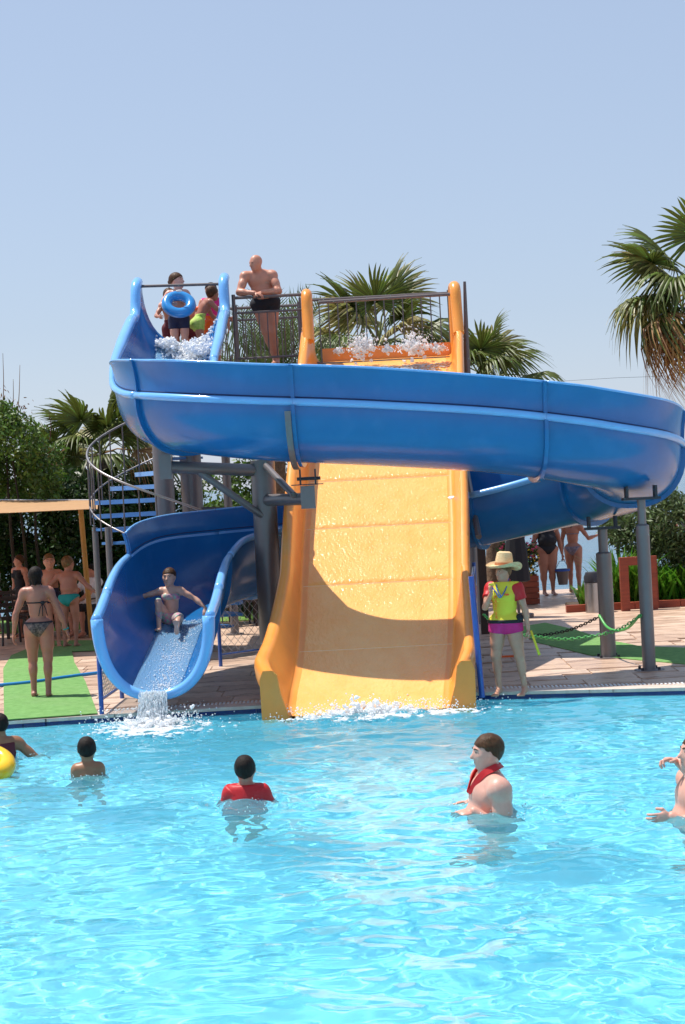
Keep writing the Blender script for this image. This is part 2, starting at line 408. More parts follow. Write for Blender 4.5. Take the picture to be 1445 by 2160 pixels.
# ------------------------------------------------------------------ blue spiral slide
m_blue = mat('blue_gelcoat', (0.010, 0.145, 0.405), rough=0.24, coat=0.15, var=0.08, vscale=1.2, dirt=((0.06, 0.22, 0.52), 3.0, 0.25), transl=0.03)
m_bluerim_sunlit = mat('blue_rim_sunlit', (0.17, 0.44, 0.84), rough=0.22, coat=0.3, var=0.06, vscale=2)  # paler than the flume: sunlight on the rims is put into the colour
m_orange = mat('orange_gelcoat', (0.80, 0.27, 0.035), rough=0.22, coat=0.25, var=0.06, vscale=1.5, dirt=((0.66, 0.36, 0.12), 2.2, 0.4), transl=0.05)
m_orangewet = mat('orange_wet_floor', (0.93, 0.42, 0.105), rough=0.11, spec=0.5, color2=(0.95, 0.50, 0.16), vscale=4, bump=0.9, bscale=21, bdist=0.014, stretch=(1.2, 0.6, 1), detail=9)
m_oedge = mat('orange_edge', (0.86, 0.31, 0.05), rough=0.28, var=0.07, vscale=3, dirt=((0.62, 0.38, 0.12), 2.6, 0.35))
m_jointpale = mat('pale_joint', (0.95, 0.66, 0.36), rough=0.3)
m_steel = mat('galvanised_steel', (0.185, 0.17, 0.175), rough=0.38, metal=0.35, var=0.1, vscale=3, bump=0.1, bscale=60, dirt=((0.13, 0.10, 0.09), 1.5, 0.4))
m_rail = mat('grey_rail_paint', (0.15, 0.12, 0.115), rough=0.45, metal=0.2, var=0.1, vscale=8)
m_seam = mat('dark_blue_sealant', (0.006, 0.03, 0.11), rough=0.7)
m_bolt = mat('dark_bolt', (0.05, 0.05, 0.06), rough=0.5, metal=0.5)

KEY = np.array([  # x, y, floor z, inner depth, outer depth, guard height, half width
 (-2.26, 24.5, 4.66, .96, .96, 0, .60),
 (-2.26, 24.22, 4.55, .95, .95, 0, .60),
 (-2.26, 24.02, 4.44, .62, .64, 0, .61),
 (-2.26, 23.5, 4.15, .78, .76, 0, .62),
 (-2.26, 22.4, 3.58, .95, .93, 0, .62),
 (-2.25, 21.3, 3.20, .92, .92, .0, .61),
 (-2.12, 20.3, 3.00, .75, .72, .34, .60),
 (-1.62, 19.45, 2.86, .70, .68, .40, .60),
 (-.72, 18.98, 2.72, .68, .68, .39, .50),
 (.50, 18.90, 2.60, .68, .68, .39, .47),
 (1.80, 18.92, 2.45, .68, .68, .37, .49),
 (2.70, 19.05, 2.28, .68, .68, .38, .60),
 (3.36, 19.38, 2.10, .68, .68, .38, .60),
 (3.62, 20.12, 1.92, .68, .68, .38, .60),
 (3.38, 20.92, 1.78, .68, .68, .36, .60),
 (2.75, 21.42, 1.65, .68, .68, .36, .60),
 (1.75, 21.8, 1.46, .68, .68, .36, .60),
 (.60, 22.15, 1.28, .70, .70, .34, .60),
 (-.50, 22.15, 1.11, .78, .74, .32, .60),
 (-1.32, 21.75, .97, .85, .84, .30, .60),
 (-1.86, 21.0, .83, .92, .95, .28, .60),
 (-2.07, 20.1, .65, .93, .98, .27, .60),
 (-2.09, 19.0, .50, .95, .97, 0, .60),
 (-2.10, 18.0, .34, .84, .86, 0, .585),
 (-2.11, 17.42, .25, .80, .82, 0, .57)])
NS = 8
PATH = spline(KEY, NS)
XY = PATH[:, :2]; TAN = np.gradient(XY, axis=0); TAN /= np.linalg.norm(TAN, axis=1, keepdims=True)
LAT = np.stack([TAN[:, 1]*1.0, -TAN[:, 0]*1.0], 1)       # right-hand side of travel = outside of the turns
# heading -Y: tangent (0,-1) -> lateral (-1, 0)
def uprof(i, off=0.0, n=22):
    x, y, z, hi, ho, g, w = PATH[i]
    th = np.linspace(-PI/2, PI/2, n); s = np.sin(th); c = np.cos(th)
    lat = (w+off)*np.sign(s)*np.abs(s)**0.86
    h = np.where(s < 0, hi, ho)
    zz = h-(h+off)*np.clip(c, 0, 1)**0.86
    P = np.zeros((n, 3)); P[:, :2] = XY[i]+lat[:, None]*LAT[i]; P[:, 2] = z+zz
    return P
def latp(i, lat, up): return np.array([XY[i][0]+lat*LAT[i][0], XY[i][1]+lat*LAT[i][1], PATH[i][2]+up])
slide_root = np.array([XY[-1][0], XY[-1][1], 0.0])
blue = thing('water_slide', 'blue spiral water slide on grey posts that sweeps in front of the orange slide', 'water slide', slide_root)
def idx_of(k): return int(round(k*NS))
JOINTS = [0, 2.6, 5.0, 6.6, 8.2, 10.45, 12.6, 14.2, 15.9, 17.6, 19.0, 21.0, 22.6, 24]
JI = [min(len(PATH)-1, idx_of(k)) for k in JOINTS]
for a, b in zip(JI[:-1], JI[1:]):
    I = list(range(a, b+1))
    sec = mk('flume_section', MB().shell([uprof(i, 0.0) for i in I], [uprof(i, 0.022) for i in I]), m_blue, blue, angle=60)
    # rims along both edges
    first = a == 0
    rr = 0.047
    def rad(i): return 0.078 if i < 4*NS else (0.078-0.033*min(1, (i-4*NS)/(1.5*NS)) if i < 20*NS else 0.045+0.012*min(1, (i-21*NS)/(2*NS)) if i > 21*NS else 0.045)
    for side in (-1, 1):
        pts = [latp(i, side*(PATH[i][6]+0.02+rad(i)*0.5), (PATH[i][3] if side < 0 else PATH[i][4])-0.01) for i in I]
        mk('rim', MB().tube(pts, [rad(i) for i in I], 12), m_bluerim_sunlit, sec, smooth='all')
    G = [i for i in I if PATH[i][5] > 0.06 and i <= 21.05*NS]
    if len(G) > 1:
        def gp_(i, off):
            w, ho, g = PATH[i][6], PATH[i][4], PATH[i][5]
            return np.array([latp(i, w+0.0+off+0.05*t*t, ho+0.02+g*t) for t in np.linspace(0, 1, 7)])
        gd = mk('splash_guard', MB().shell([gp_(i, 0.0) for i in G], [gp_(i, 0.02) for i in G]), m_blue, sec, angle=60)
        mk('seam', MB().tube([latp(i, PATH[i][6]+0.011, PATH[i][4]+0.045) for i in G], 0.0145, 6), m_seam, sec, smooth='all')
        mk('guard_edge', MB().tube([latp(i, PATH[i][6]+0.06, PATH[i][4]+0.02+PATH[i][5]) for i in G], 0.016, 6), m_bluerim_sunlit, sec, smooth='all')
# bolted flanges between the sections
for n, j in enumerate(JI[1:-1]):
    mb = MB(); pr = [uprof(j, o) for o in (0.02, 0.075)]; t3 = np.array([*TAN[j], 0])*0.022
    mb.shell(np.stack([pr[0]-t3, pr[1]-t3], 0), np.stack([pr[0]+t3, pr[1]+t3], 0))
    if PATH[j][5] > 0.06:
        w, ho, g = PATH[j][6], PATH[j][4], PATH[j][5]
        q0 = np.array([latp(j, w+0.018+0.05*t*t, ho+0.02+g*t) for t in np.linspace(0, 1, 6)]); q1 = np.array([latp(j, w+0.052+0.05*t*t, ho+0.02+g*t) for t in np.linspace(0, 1, 6)])
        mb.shell(np.stack([q0-t3, q1-t3], 0), np.stack([q0+t3, q1+t3], 0))
    fl = mk('flange', mb, m_blue, blue, smooth=False)
    bb = MB(); pr2 = uprof(j, 0.05, 26)
    for p in pr2[2:-1:2]:
        bb.box(p, (0.03, 0.03, 0.03))
    mk('bolts', bb, m_bolt, fl, smooth=False)
# thin dark sealing line between trough and guard on the long curve
# mouth lip: a broad rolled flange round the end of the flume
iE = len(PATH)-1
pr = uprof(iE, 0.035, 40); sh = np.array([0, -0.02, 0])
rads = 0.054+0.016*np.abs(np.linspace(-1, 1, 40))
mk('mouth_lip', MB().tube(pr+sh, rads, 12), m_bluerim_sunlit, blue, smooth='all')
# posts and arms
def cyl(a, b, r, n=20): return MB().tube([a, b], r, n)
def post(px_, py_, topz, r, rtop=None, hx=0.0):
    g = gp(px_, py_); mb = MB()
    mb.lathe([(r+0.10, 0.0), (r+0.10, 0.02), (r, 0.021), (r, topz-0.42), (r*0.62, topz-0.40), (r*0.62, topz-0.10)], (g[0], g[1], 0), 24)
    p = mk('support_post', mb, m_steel, blue)
    sd = MB()
    sd.box((g[0]+hx, g[1], topz-0.10), (0.44, 0.16, 0.03)); sd.box((g[0]+hx-0.17, g[1], topz-0.03), (0.03, 0.14, 0.16)); sd.box((g[0]+hx+0.17, g[1], topz-0.03), (0.03, 0.14, 0.16))
    for k in range(4):
        a = k*PI/2+PI/4; mk('bolt', MB().box((g[0]+(r+.06)*math.cos(a), g[1]+(r+.06)*math.sin(a), 0.035), (0.03, 0.03, 0.03)), m_bolt, p, smooth=False)
    mk('saddle', sd, m_bolt, p, smooth=False)
    return g
g1 = post(1370, 1415, 2.14, 0.078)
g2 = post(1284, 1388, 1.76, 0.098)
# main column with its two arms
gc = np.array([-.985, 20.55, 0.0])
mb = MB().lathe([(0.26, 0), (0.26, 0.02), (0.155, 0.021), (0.155, 2.75), (0.0, 2.76)], gc, 28)
colp = mk('support_post', mb, m_steel, blue); colp['label'] = 'thick grey main column left of the orange slide'
jn = JI[4]; tp = np.array([XY[jn][0], XY[jn][1], PATH[jn][2]])
armz = 2.24
e1 = np.array([tp[0]+.02, tp[1]+.25, armz])
am = MB(); am.tube([gc+np.array([0, 0, armz]), e1], 0.075, 14); am.box(e1+np.array([0.02, -.02, 0.02]), (0.17, 0.17, 0.27))
am.tube([gc+np.array([0, 0, 2.72]), e1+np.array([-.15, 0.1, 0.05])], 0.042, 10)
arm = mk('support_arm', am, m_steel, colp)
sb = MB(); sb.box(e1+np.array([0.02, -.05, 0.17]), (0.38, 0.2, 0.012)); sb.box(e1+np.array([-.06, -.05, 0.26]), (0.02, 0.16, 0.18)); sb.box(e1+np.array([.12, -.05, 0.26]), (0.02, 0.16, 0.18)); sb.tube([e1+np.array([-.1, -.1, .24]), e1+np.array([.18, -.1, .24])], .02, 8)
mk('bracket', sb, m_bolt, arm, smooth=False)
# curved strap that hugs the trough at this joint
pr = uprof(jn, 0.085, 30)[14:29]
st = MB(); t3 = np.array([*TAN[jn], 0])*0.035
pq = uprof(jn, 0.10, 30)[14:29]
st.shell(np.stack([pr-t3-np.array([.06,0,0]), pq-t3-np.array([.06,0,0])], 0), np.stack([pr+t3-np.array([.06,0,0]), pq+t3-np.array([.06,0,0])], 0)); mk('strap', st, m_steel, arm, smooth=False)
e2 = at(350, 985, 19.9)
am = MB(); am.tube([gc+np.array([0, 0, 2.62]), e2], 0.078, 14); am.box(e2, (0.15, 0.15, 0.30)); am.tube([gc+np.array([0, -.1, 2.02]), at(412, 990, 20.1)], 0.045, 10)
mk('support_arm', am, m_steel, colp)
mk('crossbar', MB().tube([at(296, 604, 24.5), at(464, 599, 24.5)], .022, 10), m_rail, blue)

# ------------------------------------------------------------------ orange wide slide
OD = np.array([24.75, 24.5, 23.6, 21.85, 20.6, 19.6, 19.1, 18.7, 18.3, 17.9, 17.5, 17.22])
OZ = np.array([4.29, 4.24, 3.74, 2.57, 1.73, 1.06, 0.76, 0.545, 0.37, 0.22, 0.06, -0.10])
def _ypx(D, z): return 1020+(CAMZ-z)*FPX/D
def _ex(D, z, ys, xs):       # x of an edge at distance D, height z
    yy = _ypx(D, z)-5; return at(np.interp(yy, ys, xs), yy, D)[0]
OL = np.array([_ex(D, z, [745, 985, 1130, 1310, 1400, 1475], [676, 656, 645, 637, 629, 612]) for D, z in zip(OD, OZ)])
OR_ = np.array([_ex(D, z, [745, 985, 1130, 1310, 1400, 1475], [948, 950, 955, 955, 952, 944]) for D, z in zip(OD, OZ)])
def hwall(D):
    return np.interp(D, [17.22, 17.5, 18.0, 19.0, 20, 24.1, 24.25, 24.4, 24.75], [.50, .46, .43, .50, .55, .58, .58, .58, .58])
def flare(D): return np.interp(D, [17.22, 17.6, 18.6, 19.3], [.02, .14, .06, 0])
Ds = np.concatenate([np.arange(24.75, 19.4, -0.1), np.arange(19.4, 17.22, -0.06), [17.22]])
def smooth_i(xs, ys, D):
    k = np.linspace(-.25, .25, 7); return np.mean([np.interp(np.clip(D+a, xs[-1], xs[0]), xs[::-1], ys[::-1]) for a in k], axis=0)
oz = smooth_i(OD, OZ, Ds); ol = smooth_i(OD, OL, Ds); orr = smooth_i(OD, OR_, Ds); hw = hwall(Ds); fl_ = flare(Ds)
oroot = np.array([0.3, 17.3, 0])
orange = thing('water_slide', 'wide straight orange water slide that runs under the blue tube down into the pool', 'water slide', oroot)
n = len(Ds)
jz = [24.75, 22.9, 21.6, 20.7, 19.75, 18.55, 17.22]
for a, b in zip(jz[:-1], jz[1:]):
    I = list(range(int(np.argmin(np.abs(Ds-a))), int(np.argmin(np.abs(Ds-b)))+1))
    us = np.linspace(0, 1, 28)
    A = np.array([[(ol[i]+(orr[i]-ol[i])*u, Ds[i], oz[i]) for u in us] for i in I])
    B = A-np.array([0, 0, 0.03])
    sec = mk('slide_floor', MB().shell(A, B), m_orangewet, orange, angle=60)
    for side in (-1, 1):
        def prof(i, o):
            h, f = hw[i], fl_[i]*(1 if side < 0 else .6); x0 = ol[i] if side < 0 else orr[i]
            rw = 0.10 if side < 0 else 0.07
            L = [(-.05, .0), (0, .0), (.035, .03), (.05, .08), (.09+f*.35, h*.5), (.12+f*.8, h-.05), (.135+f*.85, h-.012), (.17+f*.9, h), (.12+rw+f, h-.002), (.15+rw+f, h-.03), (.16+rw+f, h-.10), (.16+rw+f*.9, h-.22)]
            if o:
                L = [(-.05, -.03), (0, -.03), (.05, .0), (.08, .08), (.12+f*.35, h*.5), (.15+f*.8, h-.07), (.165+f*.85, h-.04), (.18+f*.9, h-.028), (.115+rw+f, h-.03), (.125+rw+f, h-.045), (.135+rw+f, h-.10), (.135+rw+f*.9, h-.22)]
            return np.array([(x0+side*a_, Ds[i], oz[i]+z_+(.002 if not o else 0)) for a_, z_ in L])
        mk('side_wall', MB().shell([prof(i, 0) for i in I], [prof(i, 1) for i in I]), m_oedge, orange, angle=50)
    # cross joint between sections
    if a < 24.5:
        i = I[0]
        mk('joint_ridge', MB().tube([(ol[i]-.02, Ds[i], oz[i]-.002), (orr[i]+.02, Ds[i], oz[i]-.002)], 0.007, 6), m_jointpale, sec)
# end faces of the side walls (flat fronts at the pool)
for side in (-1, 1):
    x0 = (ol if side < 0 else orr)[-1]; f = .02; z = oz[-1]; h = hw[-1]
    L = [(0, -.25), (0.02, .02), (.09, h*.5), (.12, h-.05), (.17, h), (.27, h), (.31, h-.10), (.30, -.25)]
    mb = MB(); A = [(x0+side*a_, 17.205, z+z_) for a_, z_ in L]; B = [(x0+side*a_, 17.25, z+z_) for a_, z_ in L]; m_ = len(L)
    mb.add(A+B, [tuple(range(m_)), tuple(range(m_, 2*m_))[::-1]]+[(i, i+m_, (i+1) % m_+m_, (i+1) % m_) for i in range(m_)])
    mk('end_face', mb, m_oedge, orange, smooth=False)
mk('back_panel', MB().box((0.82, 24.80, 4.31), (2.0, 0.05, 0.34)), m_orange, orange, smooth=False)
# posts at the top
for side, xx in ((-1, float(ol[2])-.15), (1, float(orr[2])+.13)):
    mb = MB(); mb.tube(spline([(xx, 24.15, 4.55), (xx, 24.32, 4.95), (xx, 24.42, 5.24), (xx, 24.60, 5.30), (xx, 24.74, 5.2), (xx, 24.78, 4.3)], 5), 0.085, 12)
    mk('top_post', mb, m_oedge, orange)
mk('crossbar', MB().tube([(-.2, 24.4, 5.15), (1.85, 24.4, 5.17)], 0.026, 10), m_rail, orange)
# steel frame under the orange slide
fr = MB()
for x in (ol[5]-.05, orr[5]+.02):
    fr.tube([(x, 24.6, 3.95), (x, 20.8, 1.62)], .04, 8)
for D, x in ((23.6, -.3), (23.6, 1.5)):
    fr.tube([(x, D, 0), (x, D, 3.3)], .06, 12)
mk('steel_frame', fr, m_steel, orange)

# ------------------------------------------------------------------ tower: platform, railings, columns, spiral stair
PZ = 4.27
tower = thing('slide_tower', 'grey steel tower with platform, railings and blue spiral staircase that carries both slides', 'tower', (-2.65, 24.3, 0))
mb = MB().box((-.66, 25.75, PZ-.07), (5.0, 2.4, 0.10)); mk('platform', mb, m_steel, tower, smooth=False)
mb = MB().box((-.95, 24.50, PZ-.11), (1.55, 0.09, 0.20)); mk('edge_beam', mb, m_rail, tower, smooth=False)
mb = MB().box((.95, 26.93, PZ-.1), (2.3, 0.09, 0.2)); mk('edge_beam', mb, m_rail, tower, smooth=False)
m_deckblue = mat('blue_step', (0.03, 0.17, 0.50), rough=0.4, var=0.1)
#mk('entry_step', MB().box((-2.45, 25.3, 4.47), (1.5, 1.5, 0.38)), m_deckblue, tower, smooth=False)
def railing(a, b, z0, zt, nb, mid=None, posts=(1, 1), r=.0115, low=.10):
    a = np.array([*a, 0.0]); b = np.array([*b, 0.0]); 
    root = MB(); zz = np.array([0, 0, 1.0])
    root.tube([a+zz*zt, b+zz*zt], .024, 8)
    R = mk('railing', root, m_rail, tower)
    mk('bottom_rail', MB().tube([a+zz*(z0+low), b+zz*(z0+low)], .018, 8), m_rail, R)
    if mid: mk('mid_rail', MB().tube([a+zz*mid, b+zz*mid], .018, 8), m_rail, R)
    for e, on in ((a, posts[0]), (b, posts[1])):
        if on: mk('rail_post', MB().tube([e+zz*(z0-.08), e+zz*(zt+.05)], .028, 8), m_rail, R)
    b0 = None
    for k in range(1, nb):
        p = a+(b-a)*k/nb
        if b0 is None:
            b0 = mk('baluster', MB().tube([zz*(z0+low), zz*((mid or zt))], r, 6), m_rail, R, local=True); o = b0
        else: o = dup(b0, R)
        off = _offset_of(R); o.location = (p[0]-off[0], p[1]-off[1], -off[2])
        if b0 is o: _OFF[o.name] = np.zeros(3)
    return R
xa = at(496, 700, 24.46)[0]; xb = at(653, 700, 24.46)[0]
railing((xa, 24.46), (xb, 24.46), PZ, 5.29, 9, mid=5.06)
railing((-.52, 26.85), (1.95, 26.85), PZ, 5.47, 16, posts=(1, 1), low=.12)
railing((-1.6, 26.85), (-.55, 26.85), PZ, 5.40, 7, mid=5.2)
railing((-2.72, 26.85), (-1.62, 26.85), PZ, 5.40, 7, mid=5.2)
# tall flat post at the right corner
q = at(985, 792, 24.55); q2 = at(980, 594, 24.55)
mb = MB().tube([(q[0]+.01, 24.55, PZ-.3), (q2[0], 24.55, q2[2])], [.05, .022], 10); mk('corner_post', mb, m_rail, tower)
# columns
def column(pxc, py, D, r, zt):
    p = at(pxc, py, D); return mk('column', MB().lathe([(r+.08, 0), (r+.08, .02), (r, .021), (r, zt)], (p[0], D, 0), 24), m_steel, tower)
c_st = at(346, 1020, 24.0)
column(346, 1020, 24.0, .145, PZ-.12)
column(404, 1020, 24.7, .165, PZ-.12)
column(480, 1040, 26.6, .07, PZ-.12)
column(1000, 1180, 26.4, .09, PZ-.12)
mk('cross_beam', MB().tube([at(404, 1075, 24.7), at(560, 1078, 24.7)], .05, 10), m_steel, tower)
mk('cross_beam', MB().box((-.66, 24.9, PZ-.22), (4.8, .12, .2)), m_steel, tower, smooth=False)
# spiral stair
STX, STY = c_st[0], 24.0
RIS, DA = 0.2, math.radians(25.7)
A0, Z0 = PI, 2.13     # the tread that points left
m_tread = mat('blue_tread', (0.045, 0.20, 0.52), rough=0.45, var=0.15, vscale=7)
m_tredge = mat('pale_blue_edge', (0.22, 0.42, 0.72), rough=0.4, var=0.1)
stair = mk('stair_pole', MB().tube([(STX, STY, 0), (STX, STY, 4.3)], .15, 16), m_steel, tower)
r0, r1 = .14, 1.08
def wedge(da0, da1, r0, r1, z0, z1, nn=6):
    A = [(r0*math.cos(a), r0*math.sin(a)) for a in np.linspace(da0, da1, nn)]+[(r1*math.cos(a), r1*math.sin(a)) for a in np.linspace(da1, da0, nn)]
    return MB().prism(A, z0, z1)
t0 = None
ks = range(-8, 11)
for k in ks:
    z = Z0-k*RIS; ang = A0+k*DA
    if z < .12 or z > PZ-.02: continue
    if t0 is None:
        t0 = mk('tread', wedge(-DA*.62, DA*.62, r0, r1, -.035, 0), m_tread, tower, smooth=False, local=True)
        e = MB(); e.add(*[(lambda P: (P, [(0, 1, 2, 3), (7, 6, 5, 4), (0, 4, 5, 1), (1, 5, 6, 2), (2, 6, 7, 3), (3, 7, 4, 0)]))(
            [(r0*math.cos(DA*.62)-0, r0*math.sin(DA*.62)+.0, -.06), (r1*math.cos(DA*.62), r1*math.sin(DA*.62), -.06), (r1*math.cos(DA*.62), r1*math.sin(DA*.62), .006), (r0*math.cos(DA*.62), r0*math.sin(DA*.62), .006),
             (r0*math.cos(DA*.62)-.01, r0*math.sin(DA*.62)+.03, -.06), (r1*math.cos(DA*.62)-.01, r1*math.sin(DA*.62)+.03, -.06), (r1*math.cos(DA*.62)-.01, r1*math.sin(DA*.62)+.03, .006), (r0*math.cos(DA*.62)-.01, r0*math.sin(DA*.62)+.03, .006)])][0])
        mk('nosing', e, m_tredge, t0, smooth=False, local=True)
        o = t0
    else: o = dup(t0, tower)
    off = _OFF[tower.name]; o.location = (STX-off[0], STY-off[1], z-off[2]); o.rotation_euler = (0, 0, ang)
def hel(r, dz, a0, a1, n=60):
    aa = np.linspace(a0, a1, n); return np.array([(STX+r*math.cos(a), STY+r*math.sin(a), Z0-(a-A0)/DA*RIS+dz) for a in aa])
m_bright = mat('bright_handrail', (0.30, 0.28, 0.28), rough=0.35, metal=0.6)
aS, aE = A0-6.6*DA, A0+9.2*DA
mk('handrail', MB().tube(hel(1.11, .95, aS, aE, 110), .017, 8), m_bright, tower, smooth='all')
mk('lower_rail', MB().tube(hel(1.11, .22, aS, aE, 110), .012, 8), m_bright, tower, smooth='all')
b0 = None
for j in range(-13, 19):
    a = A0+j*DA*.5; z = Z0-j*.5*RIS
    if b0 is None: b0 = mk('stair_baluster', MB().tube([(0, 0, -.05), (0, 0, .95)], .0115, 6), m_rail, tower, local=True); o = b0
    else: o = dup(b0, tower)
    off = _OFF[tower.name]; o.location = (STX+1.11*math.cos(a)-off[0], STY+1.11*math.sin(a)-off[1], z-off[2])
pl = at(196, 1120, 23.9); 
for pxl, D in ((205, 23.6), (232, 23.2)):
    p = at(pxl, 1200, D); mk('stair_post', MB().tube([(p[0], D, 0), (p[0], D, 1.95)], .045, 12), m_steel, tower)
# ------------------------------------------------------------------ plants
m_frond = mat('palm_leaf', (0.11, 0.145, 0.025), rough=0.45, island=0.4, transl=0.3)
m_frond2 = mat('palm_leaf_pale', (0.31, 0.28, 0.085), rough=0.42, island=0.4, transl=0.3)
m_dead = mat('dead_palm_leaf', (0.42, 0.23, 0.08), rough=0.6, island=0.35, transl=0.2)
m_trunk = mat('palm_trunk', (0.17, 0.11, 0.07), rough=0.9, var=0.4, vscale=14, bump=1, bscale=30, bdist=0.03)
m_stalk = mat('leaf_stalk', (0.17, 0.19, 0.05), rough=0.5, var=0.2)
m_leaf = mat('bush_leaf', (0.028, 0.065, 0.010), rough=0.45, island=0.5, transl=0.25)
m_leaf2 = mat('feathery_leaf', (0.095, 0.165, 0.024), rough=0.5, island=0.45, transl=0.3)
m_leaf3 = mat('grey_green_leaf', (0.10, 0.145, 0.05), rough=0.5, island=0.4, transl=0.25)
m_iris = mat('blade_leaf', (0.10, 0.26, 0.02), rough=0.4, island=0.4, transl=0.3)
m_bark = mat('bark', (0.035, 0.025, 0.018), rough=0.9, var=0.3, bump=0.8, bscale=30)
m_dry = mat('dry_leaf', (0.25, 0.12, 0.055), rough=0.7, island=0.4, transl=0.2)
def fan(seed, R=0.8, stalk=0.9, droop=0.5, nseg=34, spread=2.35, split=0.58, curl=0.25):
    "fan leaf, stalk from the origin along +X"
    r = np.random.default_rng(seed); mb = MB()
    base = np.array([stalk, 0, -0.12*stalk])
    V = []; F = []
    for k in range(nseg):
        a = -spread+(2*spread)*(k+.5)/nseg; da = spread/nseg
        L = R*(0.80+0.28*math.cos(a*.5))*r.uniform(.9, 1.05)
        if r.random() < .04: L *= .6
        d = droop*r.uniform(.6, 1.5); off = r.normal(0, .05)
        pts = []
        for t in (0.02, .25, .5, .72, .88, 1.0):
            w = da*L*min(t, split)*1.03 if t <= split else da*L*split*(1-((t-split)/(1-split))**1.3)
            aa = a+off*max(0, t-split)*2
            c = np.array([math.cos(aa), math.sin(aa), 0])*L*t; s_ = np.array([-math.sin(aa), math.cos(aa), 0])
            zc = -curl*L*(abs(math.sin(a*.5)))*t*t*1.2-d*L*max(0, t-.4)**2*2.0
            c = c*(1-0.25*d*max(0, t-.5))
            pl = 0.018*L*(1 if t < .8 else .3)
            pts.append((base+c-s_*w+np.array([0, 0, zc-pl]), base+c+np.array([0, 0, zc+pl]), base+c+s_*w+np.array([0, 0, zc-pl])))
        n0 = len(V)
        for p in pts: V += list(p)
        for i in range(len(pts)-1):
            a0 = n0+3*i; F += [(a0, a0+1, a0+4, a0+3), (a0+1, a0+2, a0+5, a0+4)]
    mb.add(V, F); 
    return mb, MB().tube([(0, 0, 0), (stalk*.5, 0, .03*stalk), base], [.022, .016, .012], 6)
FANS = [fan(s_, droop=d_, curl=c_) for s_, d_, c_ in ((1, .35, .15), (2, .7, .3), (3, 1.0, .45), (4, .5, .1), (5, .85, .5))]
DEAD = [fan(11, droop=1.7, curl=.9, spread=1.7, nseg=26, split=.35), fan(12, droop=1.9, curl=1.2, spread=1.4, nseg=24, split=.3)]
_fm = {}
def frond_obj(kind, i, m, parent):
    key = (kind, i, m.name)
    if key not in _fm:
        src = (FANS if kind == 'fan' else DEAD)[i]
        o = mk('frond', src[0], m, parent, smooth='all', local=True)
        s_ = mk('stalk', src[1], m_stalk if kind == 'fan' else m_dead, o, local=True); _fm[key] = o; return o
    return dup(_fm[key], parent)
def place(o, d, roll=0.0, scale=1.0, off=(0, 0, 0)):
    X = nrm(d); up = np.array([0, 0, 1.0]); Y = np.cross(up, X)
    Y = nrm(Y) if np.linalg.norm(Y) > 1e-3 else np.array([0, 1.0, 0]); Z = np.cross(X, Y)
    if roll:
        c, s_ = math.cos(roll), math.sin(roll); Y, Z = c*Y+s_*Z, -s_*Y+c*Z
    Mx = Matrix(((X[0]*scale, Y[0]*scale, Z[0]*scale, off[0]), (X[1]*scale, Y[1]*scale, Z[1]*scale, off[1]), (X[2]*scale, Y[2]*scale, Z[2]*scale, off[2]), (0, 0, 0, 1)))
    o.matrix_local = Mx
def fan_palm(label, base, hz, crown, nf=22, size=1.0, dead=0, seed=1, elev=(-.5, 1.35), tr=.16, manual=(), pale=0.5, group='fan palms'):
    r = np.random.default_rng(seed)
    root = thing('palm_tree', label, 'palm tree', base, group)
    b = np.array(base, float); c = np.array(crown, float)
    prof = MB(); pts = spline([b, b+(c-b)*.35+np.array([.06, 0, 0]), b+(c-b)*.7, c], 8)
    prof.tube(pts, np.linspace(tr*1.25, tr, len(pts))*(1+.05*np.sin(np.arange(len(pts))*2.3)), 14)
    mk('trunk', prof, m_trunk, root)
    rel = c-b
    for k in range(nf):
        az = k*2.39996+r.uniform(-.3, .3); el = elev[1]-(elev[1]-elev[0])*((k+.5)/nf)**0.8+r.uniform(-.12, .12)
        i = 0 if el > .9 else int(r.integers(0, 2)) if el > .4 else int(r.choice([1, 2, 4]))
        m_ = m_frond2 if r.random() < pale else m_frond
        o = frond_obj('fan', i, m_, root)
        place(o, (math.cos(az)*math.cos(el), math.sin(az)*math.cos(el), math.sin(el)), r.uniform(-.5, .5), size*r.uniform(.85, 1.1), rel+np.array([0, 0, r.uniform(-.1, .1)]))
    for (d, roll, sc_, kd, i) in manual:
        o = frond_obj(kd, i, m_dead if kd == 'dead' else m_frond, root); place(o, d, roll, sc_, rel)
    for k in range(dead):
        az = k*2.1+r.uniform(0, 1); el = r.uniform(-1.3, -.75)
        o = frond_obj('dead', k % 2, m_dead, root)
        place(o, (math.cos(az)*math.cos(el), math.sin(az)*math.cos(el), math.sin(el)), r.uniform(-.5, .5), size*r.uniform(.8, 1), rel+np.array([0, 0, -.15]))
    return root
def crown_at(x, y, D): return at(x, y, D)
c = crown_at(1462, 606, 27.0)
fan_palm('tall fan palm with browned drooping fronds at the right edge, above the blue tube', (c[0]+.3, 27.2, 0), 0, c+np.array([.12, 0, 0]), nf=11, size=.92, dead=0, seed=4, elev=(-.25, 1.3), tr=.15,
         manual=[((-.95, -.2, .62), .25, 1.05, 'fan', 0), ((-.98, -.2, -.05), .1, 1.0, 'fan', 1), ((-.8, -.3, -.38), .3, .98, 'fan', 2), ((-.6, -.7, .2), -.3, .95, 'fan', 4), ((-.85, -.2, -.62), .2, 1.1, 'dead', 0), ((-.6, -.3, -.95), -.1, 1.1, 'dead', 1), ((-.9, -.4, -.95), .3, 1.0, 'dead', 1), ((-.95, -.6, -.45), .3, 1.1, 'dead', 0), ((-.8, -.9, -.8), -.2, 1.1, 'dead', 0), ((-.15, -.4, -1.0), -.3, .95, 'dead', 0), ((-.1, -.6, 1.0), 0, 1.1, 'fan', 0), ((.1, -.5, -1.), .3, .95, 'dead', 1)], pale=.6)
c = crown_at(800, 728, 30.5)
